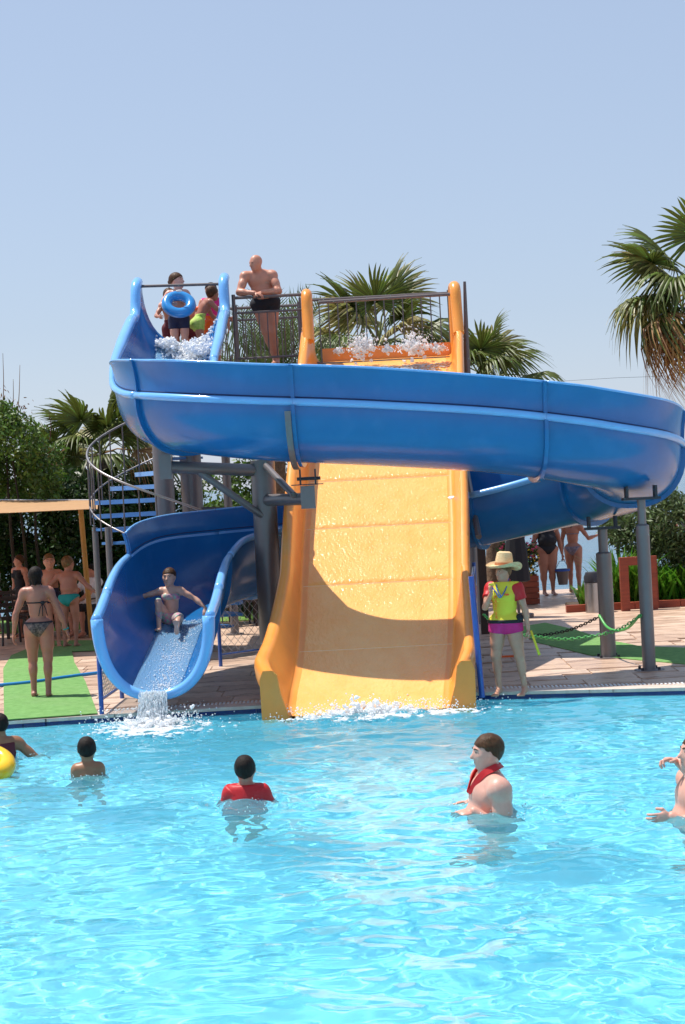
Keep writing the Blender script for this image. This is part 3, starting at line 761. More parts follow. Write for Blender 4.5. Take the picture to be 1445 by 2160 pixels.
fan_palm('broad fan palm behind the top of the orange slide', (c[0]+.1, 30.7, 0), 0, c, nf=18, size=.98, seed=9, elev=(-.2, 1.5), tr=.17, pale=.5)
c = crown_at(1022, 800, 31.5)
fan_palm('fan palm behind the blue tube, right of the tall grey corner post', (c[0], 31.5, 0), 0, c, nf=18, size=.88, seed=13, elev=(-.3, 1.4), pale=.3)
c = crown_at(212, 958, 32.6)
fan_palm('fan palm behind the spiral stair handrail', (c[0], 32.6, 0), 0, c, nf=16, size=1.0, seed=21, elev=(-.4, 1.4), pale=.2, manual=[((-.25, -.5, .8), 0, 1.0, 'fan', 0), ((.6, -.3, .1), .2, .95, 'dead', 0), ((.7, .1, -.35), .1, 1.0, 'dead', 0)])
c = crown_at(120, 985, 32.7)
fan_palm('small dark fan palm half sunk in the trees at the left', (c[0], 32.7, 0), 0, c, nf=11, size=.62, seed=25, elev=(-.2, 1.4), pale=.1)
# feather palm behind the railing
def feather(seed, L=2.2, n=34, arch=.55):
    r = np.random.default_rng(seed); V = []; F = []; sp = []
    for k in range(14):
        t = k/13; sp.append((L*(t-.12*t*t*arch), 0, -arch*L*.38*t*t))
    sp = np.array(sp); st = MB().tube(sp, np.linspace(.022, .006, 14), 5)
    for k in range(n):
        t = .12+.86*k/(n-1); i = t*13; j = min(12, int(i)); p = sp[j]+(sp[j+1]-sp[j])*(i-j); T = nrm(sp[j+1]-sp[j])
        ll = L*.26*(math.sin(PI*min(1, t*1.05))**.5+.25)*r.uniform(.85, 1.1)
        for s_ in (-1, 1):
            d = nrm(T*.75+np.array([0, s_*.75, .45+r.uniform(-.15, .15)])); w = .014*L/2
            q = p+d*ll*.55; e = p+d*ll+np.array([0, 0, -.18*ll]); nn = nrm(np.cross(d, T))*w
            n0 = len(V); V += [p-T*w, p+T*w, q+T*w*.9, q-T*w*.9, e]; F += [(n0, n0+1, n0+2, n0+3), (n0+3, n0+2, n0+4)]
    return MB().add(V, F), st
FE = [feather(1, arch=.35), feather(2, arch=.8), feather(3, arch=1.25)]
def feather_palm(label, base, crown, nf, size, seed, elev=(.2, 1.35)):
    r = np.random.default_rng(seed); root = thing('date_palm', label, 'palm tree', base, None); b = np.array(base, float); c = np.array(crown, float)
    mk('trunk', MB().tube(spline([b, (b+c)/2, c], 6), .17, 12), m_trunk, root); pr = [None]*3
    for k in range(nf):
        az = k*2.39996+r.uniform(-.2, .2); el = elev[1]-(elev[1]-elev[0])*((k+.5)/nf); i = 0 if el > .9 else 1 if el > .5 else 2
        if pr[i] is None: pr[i] = mk('frond', FE[i][0], m_leaf3, root, smooth='all', local=True); mk('stalk', FE[i][1], m_stalk, pr[i], local=True); o = pr[i]
        else: o = dup(pr[i], root)
        place(o, (math.cos(az)*math.cos(el), math.sin(az)*math.cos(el), math.sin(el)), r.uniform(-.4, .4), size*r.uniform(.85, 1.1), c-b)
c = at(575, 845, 29.0)
feather_palm('feathery date palm rising behind the platform railing where the bald man leans', (c[0], 29.0, 0), c, 30, .95, 3)

def quads(C, size, r, aspect=.45, up=None, jitter=1.0):
    "leaf quads at the points C"
    n = len(C); d = r.normal(size=(n, 3)); 
    if up is not None: d = d*jitter+np.asarray(up)
    d /= np.linalg.norm(d, axis=1, keepdims=True); e = np.cross(d, r.normal(size=(n, 3))); e /= np.linalg.norm(e, axis=1, keepdims=True)
    s_ = size*r.uniform(.6, 1.3, (n, 1)); a = d*s_; b = e*s_*aspect*.5
    V = np.stack([C-b*.3, C+a*.45-b, C+a, C+a*.45+b], 1).reshape(-1, 3)
    F = np.arange(4*n).reshape(n, 4).tolist(); return V, F
def cloud(blobs, n, r, hole=.0):
    "points near the shells of the ellipsoid blobs"
    w = np.array([b[3]*b[4]*b[5] for b in blobs])**.66; k = r.choice(len(blobs), n, p=w/w.sum()); B = np.array(blobs)[k]
    d = r.normal(size=(n, 3)); d /= np.linalg.norm(d, axis=1, keepdims=True)
    rad = r.uniform(.35, 1.05, (n, 1))**.6
    P = B[:, :3]+d*B[:, 3:6]*rad
    return P
def tree(name, label, cat, base, blobs, n, leaf, m, stems, seed, aspect=.45, up=None, group=None, jitter=1.0, extra=None):
    r = np.random.default_rng(seed); root = thing(name, label, cat, base, group)
    C = cloud(blobs, n, r)
    sub = vnoise(C*1.7, seed) > .30; C = C[sub]
    C = C[C[:, 2] > .03]
    mb = MB(); mb.add(*quads(C, leaf, r, aspect, up, jitter)); mk('crown', mb, m, root, smooth=False)
    tm = MB()
    for (a, b, r0_, r1_) in stems:
        mid = (np.array(a)+np.array(b))/2+r.normal(0, .08, 3); tm.tube(spline([a, mid, b], 5), np.linspace(r0_, r1_, 11), 7)
    mk('trunk', tm, m_bark, root)
    if extra: mk(extra[0], extra[1], extra[2], root, smooth=False)
    return root
def blobpx(spec, D0, r, dy=.7):
    out = []
    for (x, y, w, h) in spec:
        D = D0+r.uniform(-dy, dy); p = at(x, y, D); k = D/FPX; out.append((*p, w*k/2, max(w, h)*k/2*.8, h*k/2))
    return out
r_ = np.random.default_rng(3)
def stems_for(bl, D, n=4):
    out = []
    for b in bl[:n]:
        out.append(((b[0]+.1, b[1], 0), (b[0], b[1], b[2]), .045, .012))
    return out
# trees along the left
TL = [
 ('bushy feathery green tree at the left edge, tallest of the left trees', [(25, 960, 150, 190), (10, 890, 70, 90), (80, 965, 120, 130), (-60, 980, 160, 220), (60, 1020, 150, 120)], 29.6, 15000, .10, 'm_leaf2'),
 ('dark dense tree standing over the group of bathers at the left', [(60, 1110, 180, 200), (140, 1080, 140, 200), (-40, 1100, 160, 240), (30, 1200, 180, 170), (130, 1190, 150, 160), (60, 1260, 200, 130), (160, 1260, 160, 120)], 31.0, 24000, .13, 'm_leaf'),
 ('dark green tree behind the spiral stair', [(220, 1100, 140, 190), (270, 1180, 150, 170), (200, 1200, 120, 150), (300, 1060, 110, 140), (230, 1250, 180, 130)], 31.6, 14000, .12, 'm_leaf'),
 ('leafy tree seen between the grey columns left of the orange slide', [(450, 1060, 120, 120), (520, 1030, 110, 130), (590, 1030, 110, 140), (500, 1100, 180, 110), (480, 1150, 150, 140), (590, 1130, 120, 160)], 30.4, 11000, .12, 'm_leaf2'),
 ('low dark bush behind the wire fence between the two slides', [(480, 1250, 130, 120), (560, 1260, 120, 130), (410, 1230, 100, 120), (620, 1200, 90, 150)], 31.6, 7000, .12, 'm_leaf'),
 ('dark shrub behind the column foot of the slide tower', [(370, 1080, 120, 130), (350, 1180, 160, 160), (410, 1140, 110, 160)], 32.2, 6000, .12, 'm_leaf'),
]
for i, (lab, spec, D, n, lf, m_) in enumerate(TL):
    bl = blobpx(spec, D, r_); c = np.mean([b[:3] for b in bl], 0)
    ex = None
    if i == 0:
        tw = MB()
        for (x0, y0, x1, y1) in ((2, 900, 6, 745), (30, 920, 42, 770), (105, 930, 103, 868), (20, 900, 28, 800)):
            a, b = at(x0, y0, D-.3), at(x1, y1, D-.3); tw.tube(spline([a, (a+b)/2+np.array([.03, 0, 0]), b], 4), np.linspace(.012, .004, 9), 5)
        rr = np.random.default_rng(2); P = []
        for (x, y, s_) in ((4, 840, 14), (6, 860, 16), (45, 850, 8), (52, 875, 6), (22, 880, 12), (100, 950, 14), (98, 975, 14)):
            P.append(at(x, y, D-.3)+rr.normal(0, .001*s_*8, (int(s_*2.5), 3)))
        tw.add(*quads(np.concatenate(P), .09, rr, .3, (0, 0, -1.2))); ex = ('bare_twigs', tw, m_dry)
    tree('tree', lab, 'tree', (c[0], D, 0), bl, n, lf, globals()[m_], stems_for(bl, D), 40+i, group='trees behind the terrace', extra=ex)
# right: oleander and blades in a planter
bl = blobpx([(1350, 1120, 130, 110), (1420, 1110, 120, 150), (1300, 1110, 70, 80), (1400, 1180, 140, 90), (1470, 1150, 120, 200)], 29.0, r_)
tree('oleander_bush', 'grey green oleander bush behind the reddish planter frame at the right', 'bush', (np.mean([b[0] for b in bl]), 29.0, 0), bl, 13000, .13, m_leaf3, stems_for(bl, 29), 60, aspect=.28)
def blades(label, x0, x1, D0, D1, n, h, seed, name='flag_plant'):
    r = np.random.default_rng(seed); V = []; F = []
    for k in range(n):
        D = r.uniform(D0, D1); p = at(r.uniform(x0, x1), 1290, D); b = np.array([p[0], D, 0.05]); a = r.uniform(0, 6.28); H = h*r.uniform(.55, 1.1); ln = r.uniform(.1, .5)
        d = np.array([math.cos(a)*ln, math.sin(a)*ln, 1.0]); s_ = np.array([-math.sin(a), math.cos(a), 0])*.028
        n0 = len(V)
        for t, w in ((0, .7), (.4, 1), (.75, .8)):
            c = b+d*H*t+np.array([math.cos(a), math.sin(a), -.4])*ln*H*t*t*.6; V += [c-s_*w, c+s_*w]
        V.append(b+d*H+np.array([math.cos(a), math.sin(a), -.5])*ln*H*.7)
        F += [(n0, n0+1, n0+3, n0+2), (n0+2, n0+3, n0+5, n0+4), (n0+4, n0+5, n0+6)]
    o = mk(name, MB().add(V, F), m_iris, smooth=False); return tag(o, label, 'plant')
blades('tall bright green blade leaves in the bed behind the grey posts', 1285, 1345, 27.9, 28.6, 170, 1.0, 1)
blades('low clump of bright blade leaves below the oleander at the right edge', 1330, 1480, 27.9, 28.5, 420, .72, 2)
blades('small leafy clump beside the steel litter bin', 1225, 1252, 27.9, 28.3, 90, .42, 3)
# lawn behind the left terrace, seen between legs
m_grass = mat('lawn', (0.11, 0.23, 0.03), rough=0.9, color2=(0.16, 0.30, 0.05), vscale=3, bump=1, bscale=80)
sheet([(-14, 29.2), (-.2, 29.2), (-.2, 32.9), (-14, 32.9)], 0.005, 0.02, 'lawn', m_grass)
# ------------------------------------------------------------------ people: one blended surface per body, grown from tapered limbs
def surface_nets(d, org, h):
    s = d < 0; nx, ny, nz = d.shape; acc = np.zeros((nx-1, ny-1, nz-1, 3), np.float32); cnt = np.zeros((nx-1, ny-1, nz-1), np.float32)
    C = [(a, b, c) for a in (0, 1) for b in (0, 1) for c in (0, 1)]
    sl = lambda A, c: A[c[0]:nx-1+c[0], c[1]:ny-1+c[1], c[2]:nz-1+c[2]]
    for i in range(8):
        for j in range(i+1, 8):
            if sum(abs(C[i][k]-C[j][k]) for k in range(3)) != 1: continue
            d0, d1 = sl(d, C[i]), sl(d, C[j]); m = (d0 < 0) != (d1 < 0)
            if not m.any(): continue
            t = np.where(m, d0/np.where(m, d0-d1, 1), 0)
            for k in range(3): acc[..., k] += np.where(m, C[i][k]+t*(C[j][k]-C[i][k]), 0)
            cnt += m
    act = cnt > 0; idx = np.full(act.shape, -1, np.int64); idx[act] = np.arange(act.sum())
    V = acc[act]/cnt[act][:, None]+np.argwhere(act); V = V*h+org; F = []
    def quad(m, a, b, c, e, fl):
        q = np.stack([a[m], b[m], c[m], e[m]], -1); f = fl[m]; q[f] = q[f][:, ::-1]; F.append(q)
    m = s[:-1, 1:-1, 1:-1] != s[1:, 1:-1, 1:-1]; quad(m, idx[:, :-1, :-1], idx[:, 1:, :-1], idx[:, 1:, 1:], idx[:, :-1, 1:], ~s[:-1, 1:-1, 1:-1])
    m = s[1:-1, :-1, 1:-1] != s[1:-1, 1:, 1:-1]; quad(m, idx[:-1, :, :-1], idx[:-1, :, 1:], idx[1:, :, 1:], idx[1:, :, :-1], ~s[1:-1, :-1, 1:-1])
    m = s[1:-1, 1:-1, :-1] != s[1:-1, 1:-1, 1:]; quad(m, idx[:-1, :-1, :], idx[1:, :-1, :], idx[1:, 1:, :], idx[:-1, 1:, :], ~s[1:-1, 1:-1, :-1])
    F = np.concatenate(F); F = F[(F >= 0).all(1)]
    return V, F
class Field:
    def __init__(s, prims, h, pad=.06):
        lo = np.min([np.min([p[1]-p[3], p[2]-p[4]], 0) if p[0] == 'c' else p[1]-max(p[3]) for p in prims], 0)-pad
        hi = np.max([np.max([p[1]+p[3], p[2]+p[4]], 0) if p[0] == 'c' else p[1]+max(p[3]) for p in prims], 0)+pad
        s.h = h; s.org = lo; s.n = np.ceil((hi-lo)/h).astype(int)+2
        s.ax = [lo[k]+np.arange(s.n[k])*h for k in range(3)]
    def grid(s): return np.stack(np.meshgrid(*s.ax, indexing='ij'), -1)
    def eval(s, prims, base=None):
        d = np.full(tuple(s.n), .5, np.float32) if base is None else base.copy()
        for p in prims:
            k = p[-1]; mg = k+3*s.h+.05
            if p[0] == 'c': lo, hi = np.minimum(p[1]-p[3], p[2]-p[4])-mg, np.maximum(p[1]+p[3], p[2]+p[4])+mg
            else: lo, hi = p[1]-max(p[3])-mg, p[1]+max(p[3])+mg
            a = np.clip(np.floor((lo-s.org)/s.h).astype(int), 0, s.n-1); b = np.clip(np.ceil((hi-s.org)/s.h).astype(int)+1, 1, s.n)
            if (b <= a).any(): continue
            P = np.stack(np.meshgrid(*[s.ax[i][a[i]:b[i]] for i in range(3)], indexing='ij'), -1)
            if p[0] == 'c':
                A, B = p[1], p[2]; v = B-A; L2 = max(float(v@v), 1e-9); t = np.clip(((P-A)@v)/L2, 0, 1)
                q = np.linalg.norm(P-A-t[..., None]*v, axis=-1)-(p[3]+(p[4]-p[3])*t)
            else:
                Q = (P-p[1])@p[2]; r = np.array(p[3]); k0 = np.linalg.norm(Q/r, axis=-1); k1 = np.linalg.norm(Q/(r*r), axis=-1)
                q = k0*(k0-1)/np.maximum(k1, 1e-6)
            S = d[a[0]:b[0], a[1]:b[1], a[2]:b[2]]
            hh = np.clip(.5+.5*(S-q)/k, 0, 1); d[a[0]:b[0], a[1]:b[1], a[2]:b[2]] = S*(1-hh)+q*hh-k*hh*(1-hh)
        return d
def cap(a, b, ra, rb, k=.02): return ('c', np.array(a, float), np.array(b, float), ra, rb, k)
def elp(c, R, r, k=.02): return ('e', np.array(c, float), np.array(R, float), tuple(r), k)
def frame(z, x):
    z = nrm(z); x = np.array(x, float); x = nrm(x-z*np.dot(x, z)); return np.stack([x, np.cross(z, x), z], 1)    # columns
def skin(name, c, **k): return mat(name, c, rough=.42, var=.10, vscale=7, spec=.4, dirt=((c[0]*.95, c[1]*.72, c[2]*.62), 5, .4), **k)
SK_FAIR = skin('fair_skin', (.62, .36, .26)); SK_RED = skin('sunburnt_skin', (.56, .25, .165)); SK_TAN = skin('tanned_skin', (.40, .17, .115)); SK_MID = skin('lightly_tanned_skin', (.52, .27, .18)); SK_DARK = skin('deeply_tanned_skin', (.30, .135, .07)); SK_PINK = skin('pink_skin', (.66, .34, .26))
H_DARK = mat('dark_hair', (.018, .012, .010), rough=.6, var=.4, vscale=60, bump=.6, bscale=120, stretch=(1, 1, .2), spec=.15)
H_BROWN = mat('brown_hair', (.075, .036, .018), rough=.4, var=.4, vscale=50, bump=.6, bscale=120, stretch=(1, 1, .2), spec=.15)
H_BLOND = mat('light_brown_hair', (.17, .095, .045), rough=.4, var=.4, vscale=50, bump=.6, bscale=120, stretch=(1, 1, .2), spec=.15)
m_eye = mat('eye_dark', (.03, .02, .02), rough=.15); m_lip = mat('lip', (.42, .12, .10), rough=.4)
def cloth(name, c, **k): return mat(name, c, rough=k.pop('rough', .8), bump=.5, bscale=35, bdist=.006, sheen=.0, **k)
C_BLACK = cloth('black_cloth', (.012, .012, .018)); C_NAVY = cloth('navy_cloth', (.015, .02, .06)); C_TEAL = cloth('teal_cloth', (.01, .27, .26)); C_RED = cloth('red_cloth', (.50, .004, .008), rough=.5)
C_YEL = cloth('yellow_cloth', (.72, .62, .045)); C_PINK = cloth('hot_pink_cloth', (.72, .03, .25)); C_WHITE = cloth('white_cloth', (.72, .72, .74)); C_GRN = cloth('lime_cloth', (.24, .50, .05), color2=(.60, .68, .20), vscale=20)
C_ORG = cloth('orange_vinyl', (.85, .12, .01), rough=.3); C_FLO = cloth('dark_floral_cloth', (.01, .01, .015), color2=(.22, .16, .14), vscale=42); C_BLUE = cloth('blue_cloth', (.04, .10, .40)); C_GREY = cloth('grey_cloth', (.10, .09, .11), color2=(.3, .24, .3), vscale=30)
C_RAIN = cloth('multicolour_cloth', (.75, .10, .30), color2=(.10, .55, .35), vscale=26); C_SHORT = cloth('magenta_shorts', (.50, .012, .14), color2=(.62, .03, .22), vscale=9); C_MAR = cloth('maroon_cloth', (.10, .01, .02))

def person(label, loc, yaw=0, H=1.7, pose={}, skinm=SK_FAIR, fem=False, kid=False, fat=1.0, clothes=(), hair=None, vox=.0125, hvox=.0055, group='people at the pool', face=True, pel_z=None, curl=(.5, .5), extra=None):
    J = {}; g = pose.get; v3 = lambda k, d: nrm(g(k, d))
    hs_ = H*(.52 if not kid else .50); hip = H*.052; Lt, Ls = H*.245, H*.24
    P = np.zeros(3); pt = {}
    px_ = v3('hipx', (1, 0, 0))
    for s_, n in ((1, 'L'), (-1, 'R')):
        h_ = P+px_*hip*s_; kn = h_+v3('thigh'+n, (0, 0, -1))*Lt; an = kn+v3('shin'+n, (0, 0.03, -1))*Ls
        pt['hip'+n], pt['knee'+n], pt['ank'+n] = h_, kn, an
    zf = H*.045
    low = min(pt['ankL'][2], pt['ankR'][2]); pz = (pel_z if pel_z is not None else -low+zf)
    mid = (pt['ankL']+pt['ankR'])/2 if pel_z is None else np.zeros(3)
    sh = np.array([-mid[0], -mid[1], pz]) if g('center', True) else np.array([0, 0, pz])
    for k in pt: pt[k] = pt[k]+sh
    P = P+sh
    s1 = v3('spine', (0, 0, 1)); s2 = v3('spine2', s1); W = P+s1*H*.13; NB = W+s2*H*.165; shx = v3('shx', (1, 0, 0))
    shw = H*(.105 if not fem else .095)*(.95 if kid else 1)*g('sw', 1)
    ff = nrm(np.cross(s2, shx))*1.0                      # cross(z,x)=y ; front is -y
    fr_ = -ff
    hh = H*(.137 if not kid else .172)*g('hs', 1)
    nd = v3('neck', s2*.9+np.array([0, 0, .3])); hd = NB+nd*(H*.004+hh*(.515 if not kid else .49))
    hy, hp, hr = math.radians(g('hyaw', 0)), math.radians(g('hpitch', 0)), math.radians(g('hroll', 0))
    RH = np.array(Matrix.Rotation(hy, 3, 'Z') @ Matrix.Rotation(hp, 3, 'X') @ Matrix.Rotation(hr, 3, 'Y'))   # columns x, y(back), z(up)
    hx_, hf, hz_ = RH[:, 0], -RH[:, 1], RH[:, 2]
    J.update(P=P, W=W, NB=NB, H=H, hd=hd, hh=hh, hx=hx_, hf=hf, hz=hz_, s1=s1, s2=s2, shx=shx, fr=fr_)
    fw = fat
    core = []; F1 = frame(s1, px_); F2 = frame(s2, shx)
    back = F2[:, 1]
    core += [elp(P+s1*H*.01, F1, (H*.092*fw, H*.066*fw, H*.062), .03), elp(W-s1*H*.01, F1, (H*(.073 if not fem else .066)*fw, H*.053*fw*(1 if fw < 1.1 else 1.15), H*.085), .04),
             elp(NB-s2*H*.085, F2, (H*.090*(fw**.6)*(1 if not fem else .9), H*.064*fw**.7, H*.088), .04),
             cap(NB-s2*H*.035-shx*shw*.8, NB-s2*H*.035+shx*shw*.8, H*.037, H*.037, .03), cap(NB-s2*H*.02, hd-hz_*hh*.15, H*.035*(fw**.5), H*.034*(fw**.4), .025), elp(NB-s2*H*.03+back*H*.02, F2, (H*.07, H*.03, H*.03), .03)]
    if fem:
        for s_ in (1, -1): core.append(elp(NB-s2*H*.095+fr_*H*.048+shx*s_*H*.042, F2, (H*.033, H*.03, H*.032), .02))
    elif not kid:
        for s_ in (1, -1): core.append(elp(NB-s2*H*.08+fr_*H*.042+shx*s_*H*.045, F2, (H*.045, H*.02, H*.035), .025))
    if fw > 1.15: core.append(elp(W-s1*H*.015+(-F1[:, 1])*H*.03*fw, F1, (H*.07*fw, H*.05*fw, H*.08), .04))
    for s_ in (1, -1): core.append(elp(P-s1*H*.02+F1[:, 1]*H*.032+px_*s_*H*.04, F1, (H*.046*fw, H*.043*fw, H*.05), .025))
    tk = fw**.6*(1.06 if fem else 1)*(.88 if kid else 1)
    legs = []
    for n in 'LR':
        a, b, c = pt['hip'+n], pt['knee'+n], pt['ank'+n]; T = nrm(b-a); S = nrm(c-b)
        kb = nrm(np.cross(S, px_)); kb = kb if kb[1] > 0 or abs(S[2]) < .5 else -kb
        fd = nrm(g('foot'+n, nrm(-kb*1.0) if True else 0)); fd = nrm(fd)
        legs += [cap(a, b, H*.052*tk, H*.034*tk, .03), cap(a+T*Lt*.05, a+T*Lt*.6, H*.054*tk, H*.045*tk, .02), cap(b, c, H*.030*tk, H*.020, .02), elp(b+S*Ls*.30+kb*H*.010, frame(S, px_), (H*.031*tk, H*.030*tk, H*.062), .02)]
        sol = nrm(np.cross(fd, px_)); sol = sol if sol@S > 0 else -sol        # towards the sole
        hl = c+sol*H*.018-fd*H*.018; ball = c+fd*H*.085+sol*H*.027
        legs += [cap(hl, ball, H*.021, H*.014, .015), cap(c, ball, H*.019, H*.011, .015), elp(ball+fd*H*.012, frame(sol, px_), (H*.028, H*.030, H*.011), .01)]
        sd = nrm(np.cross(fd, sol))
        for q_ in range(5): legs.append(cap(ball+fd*H*.02+sd*H*.0105*(q_-2), ball+fd*H*(.046-.004*abs(q_-1.3))+sd*H*.0115*(q_-2)+sol*H*.001, H*.0075, H*.0065, .004))
        J['T'+n] = (a, b); J['S'+n] = (b, c)
    arms = []; hands = []
    Lu, Lf = H*(.172 if not kid else .16), H*(.145 if not kid else .135)
    for s_, n in ((1, 'L'), (-1, 'R')):
        so = NB-s2*H*.038+shx*s_*shw*(fw**.25)+v3('shr'+n, (0, 0, 1))*g('shrug'+n, 0)*H
        if g('hand'+n) is not None:
            t = np.array(g('hand'+n), float)*1.0; dv = t-so; L = min(np.linalg.norm(dv), (Lu+Lf)*.995); u = nrm(dv); x = (Lu*Lu-Lf*Lf+L*L)/(2*L); hgt = math.sqrt(max(0, Lu*Lu-x*x))
            pole = v3('pole'+n, (s_*.6, .5, -.6)); pole = nrm(pole-u*(pole@u)); el = so+u*x+pole*hgt; wr = so+u*L
        else:
            el = so+v3('ua'+n, (s_*.16, .06, -1))*Lu; wr = el+v3('fa'+n, (s_*.06, -.12, -1))*Lf
        U, Fd = nrm(el-so), nrm(wr-el); ak = (.95 if fem or kid else 1.1)*fw**.55
        arms += [elp(so+U*H*.012, frame(U, shx), (H*.035*ak, H*.037*ak, H*.042), .03), cap(so, el, H*.029*ak, H*.022*ak, .025), elp(so+U*Lu*.5+fr_*H*.004, frame(U, shx), (H*.027*ak, H*.028*ak, H*.05), .02), cap(el, wr, H*.0225*ak, H*.0145*ak, .015), elp(el+Fd*Lf*.25, frame(Fd, shx), (H*.024*ak, H*.024*ak, H*.038), .02)]
        J['U'+n] = (so, el); J['F'+n] = (el, wr); J['w'+n] = wr
        hdv = nrm(g('hd'+n, Fd)); pn = g('pn'+n, (-s_*1.0, 0, 0)); pn = np.array(pn, float); pn = nrm(pn-hdv*(pn@hdv)) if np.linalg.norm(np.cross(pn, hdv)) > .05 else nrm(np.cross(hdv, (0, 1, .2)))
        ac = nrm(np.cross(hdv, pn)); k = H/1.75*(1.0 if not kid else 1.02); thumb = s_*-1 if g('thumb'+n) is None else g('thumb'+n)
        if thumb == -1*s_ and False: pass
        # the thumb lies on the side that points forward / up
        tdir = ac if (ac@np.array(g('tdir'+n, (0, -1, .6)))) > 0 else -ac
        hp_ = [cap(wr-Fd*.02*k, wr+hdv*.025*k, .0155*k*1.25, .017*k, .012), elp(wr+hdv*.052*k, frame(hdv, ac), (.041*k, .0155*k, .050*k), .012)]
        cr = curl[0 if n == 'L' else 1]
        for q_ in range(4):
            ln = (.072, .080, .075, .060)[q_]*k; b_ = wr+hdv*(.090-.004*abs(q_-1))*k+tdir*(.0295-.0195*q_)*k; sp = tdir*(.10-.07*q_)
            d1 = nrm(hdv*math.cos(cr*.7)+pn*math.sin(cr*.7)+sp); d2 = nrm(hdv*math.cos(cr*1.6)+pn*math.sin(cr*1.6)+sp*.6); d3 = nrm(hdv*math.cos(cr*2.4)+pn*math.sin(cr*2.4))
            p1 = b_+d1*ln*.45; p2 = p1+d2*ln*.32; p3 = p2+d3*ln*.23; rr = .0088*k
            hp_ += [cap(b_-hdv*.015*k, p1, rr*1.05, rr*.95, .004), cap(p1, p2, rr*.95, rr*.88, .003), cap(p2, p3, rr*.88, rr*.75, .003)]
        tb = wr+hdv*.022*k+tdir*.026*k; t1 = tb+nrm(hdv*.75+tdir*.75+pn*.35)*.040*k; t2 = t1+nrm(hdv*.95+tdir*.25+pn*.4)*.034*k
        hp_ += [cap(wr+hdv*.02*k, t1, .016*k, .0115*k, .01), cap(t1, t2, .0112*k, .0085*k, .004)]
        hands.append(hp_)
    # head
    RHf = np.stack([hx_, -hf, hz_], 1)
    hl = lambda x, f, z: hd+hx_*x*hh+hf*f*hh+hz_*z*hh
    hw_ = 1.0
    head = [elp(hl(0, -.06, .10), RHf, (.325*hh, .40*hh, .385*hh), .01), elp(hl(0, .10, -.16), RHf, (.255*hh, .27*hh, .30*hh), .05*hh/.24*1.2), elp(hl(0, .22, -.36), RHf, (.13*hh, .12*hh, .10*hh), .03*hh/.24*1.5),
            cap(hl(0, .345, .06), hl(0, .45, -.10), .035*hh, .052*hh, .012*hh/.24), elp(hl(.06, .38, -.125), RHf, (.035*hh, .04*hh, .03*hh), .008), elp(hl(-.06, .38, -.125), RHf, (.035*hh, .04*hh, .03*hh), .008),
            elp(hl(0, .325, .115), RHf, (.21*hh, .045*hh, .038*hh), .012), elp(hl(.17, .23, -.07), RHf, (.09*hh, .09*hh, .09*hh), .02), elp(hl(-.17, .23, -.07), RHf, (.09*hh, .09*hh, .09*hh), .02),
            elp(hl(0, .355, -.215), RHf, (.10*hh, .045*hh, .022*hh), .006), elp(hl(0, .345, -.265), RHf, (.085*hh, .045*hh, .025*hh), .006)]
    for s_ in (1, -1): head += [elp(hl(s_*.325, -.02, -.02), RHf@np.array(Matrix.Rotation(s_*.35, 3, 'Z')), (.030*hh, .085*hh, .13*hh), .006), ]
    allp = core+legs+arms+head
    Fd_ = Field(allp+[cap(NB, NB, .05, .05)], vox)
    dc = Fd_.eval(core+legs); da = Fd_.eval(arms, dc); hdf = Fd_.eval(head); hq = np.clip(.5+.5*(da-hdf)/.012, 0, 1)
    body = da*(1-hq)+hdf*hq-.012*hq*(1-hq)
    V, F = surface_nets(body, Fd_.org, vox)
    # the head again on a finer grid, so that the face has shape
    parts = [(V, F)]
    if vox > .008:
        hprims = head+[cap(NB-s2*H*.0, hd-hz_*hh*.15, H*.033*(fw**.4), H*.031*(fw**.3), .02)]
        Fh = Field(head, .0075 if not kid else .0065, pad=.02); dh = Fh.eval([(*p[:-1], p[-1]) for p in hprims]); parts.append(surface_nets(dh, Fh.org, Fh.h))
    for hp_ in hands:
        Fh = Field(hp_, hvox, pad=.02); parts.append(surface_nets(Fh.eval(hp_), Fh.org, hvox))
    mb = MB()
    for V, F in parts: mb.add(V, F.tolist())
    root = thing('person', label, 'person', loc, group, math.radians(yaw))
    mk('body', mb, skinm, root, smooth='all', local=True)
    G = Fd_.grid()
    J['G'] = G; J['dc'] = dc; J['da'] = da
    rel = G-P; J['up'] = rel@s1/H; J['sx'] = rel@px_/H; J['sf'] = rel@(-F1[:, 1])/H
    J['upn'] = (G-NB)@s2/H; J['snx'] = (G-NB)@shx/H; J['snf'] = (G-NB)@fr_/H
    for nm, m_, off, which, fn in clothes:
        base_ = {'core': dc, 'all': da}[which]
        reg = fn(J); dd = np.maximum(base_-off, reg*H if False else reg)
        dd[0] = dd[-1] = .1; dd[:, 0] = dd[:, -1] = .1; dd[:, :, 0] = dd[:, :, -1] = .1
        if (dd < 0).any():
            V, F = surface_nets(dd.astype(np.float32), Fd_.org, vox)
            if len(F): mk(nm, (V, F.tolist()), m_, root, smooth='all', local=True)
    if hair:
        style, hm = hair
        Fh = Field(head, .0075, pad=.05); dh = Fh.eval(head[:3]); Gh = Fh.grid()-hd; f_ = Gh@hf/hh; z_ = Gh@hz_/hh; x_ = Gh@hx_/hh
        nzs = (vnoise(Gh*55/(hh/.24), 3)-.5)*.05+(vnoise(Gh*22, 5)-.5)*.07
        lin = np.where(f_ > 0, .62*f_, 1.05*f_)
        if style == 'short': reg = (lin+.02+nzs*1.6-z_)*hh*.7; off = .012
        elif style == 'crop': reg = (lin+.02+nzs-z_)*hh*.7; off = .0065
        elif style == 'fringe': reg = np.maximum((.25*f_-.02+nzs-z_), -.2*(z_+.1)+(f_-.36)*.5)*hh*.8; off = .018
        else: reg = np.minimum((.62*f_+.02+nzs-z_), np.maximum(f_+.02, -.62-z_))*hh*.85; off = .016
        dd = np.maximum(dh-off-nzs*.22*hh, reg); ex = []
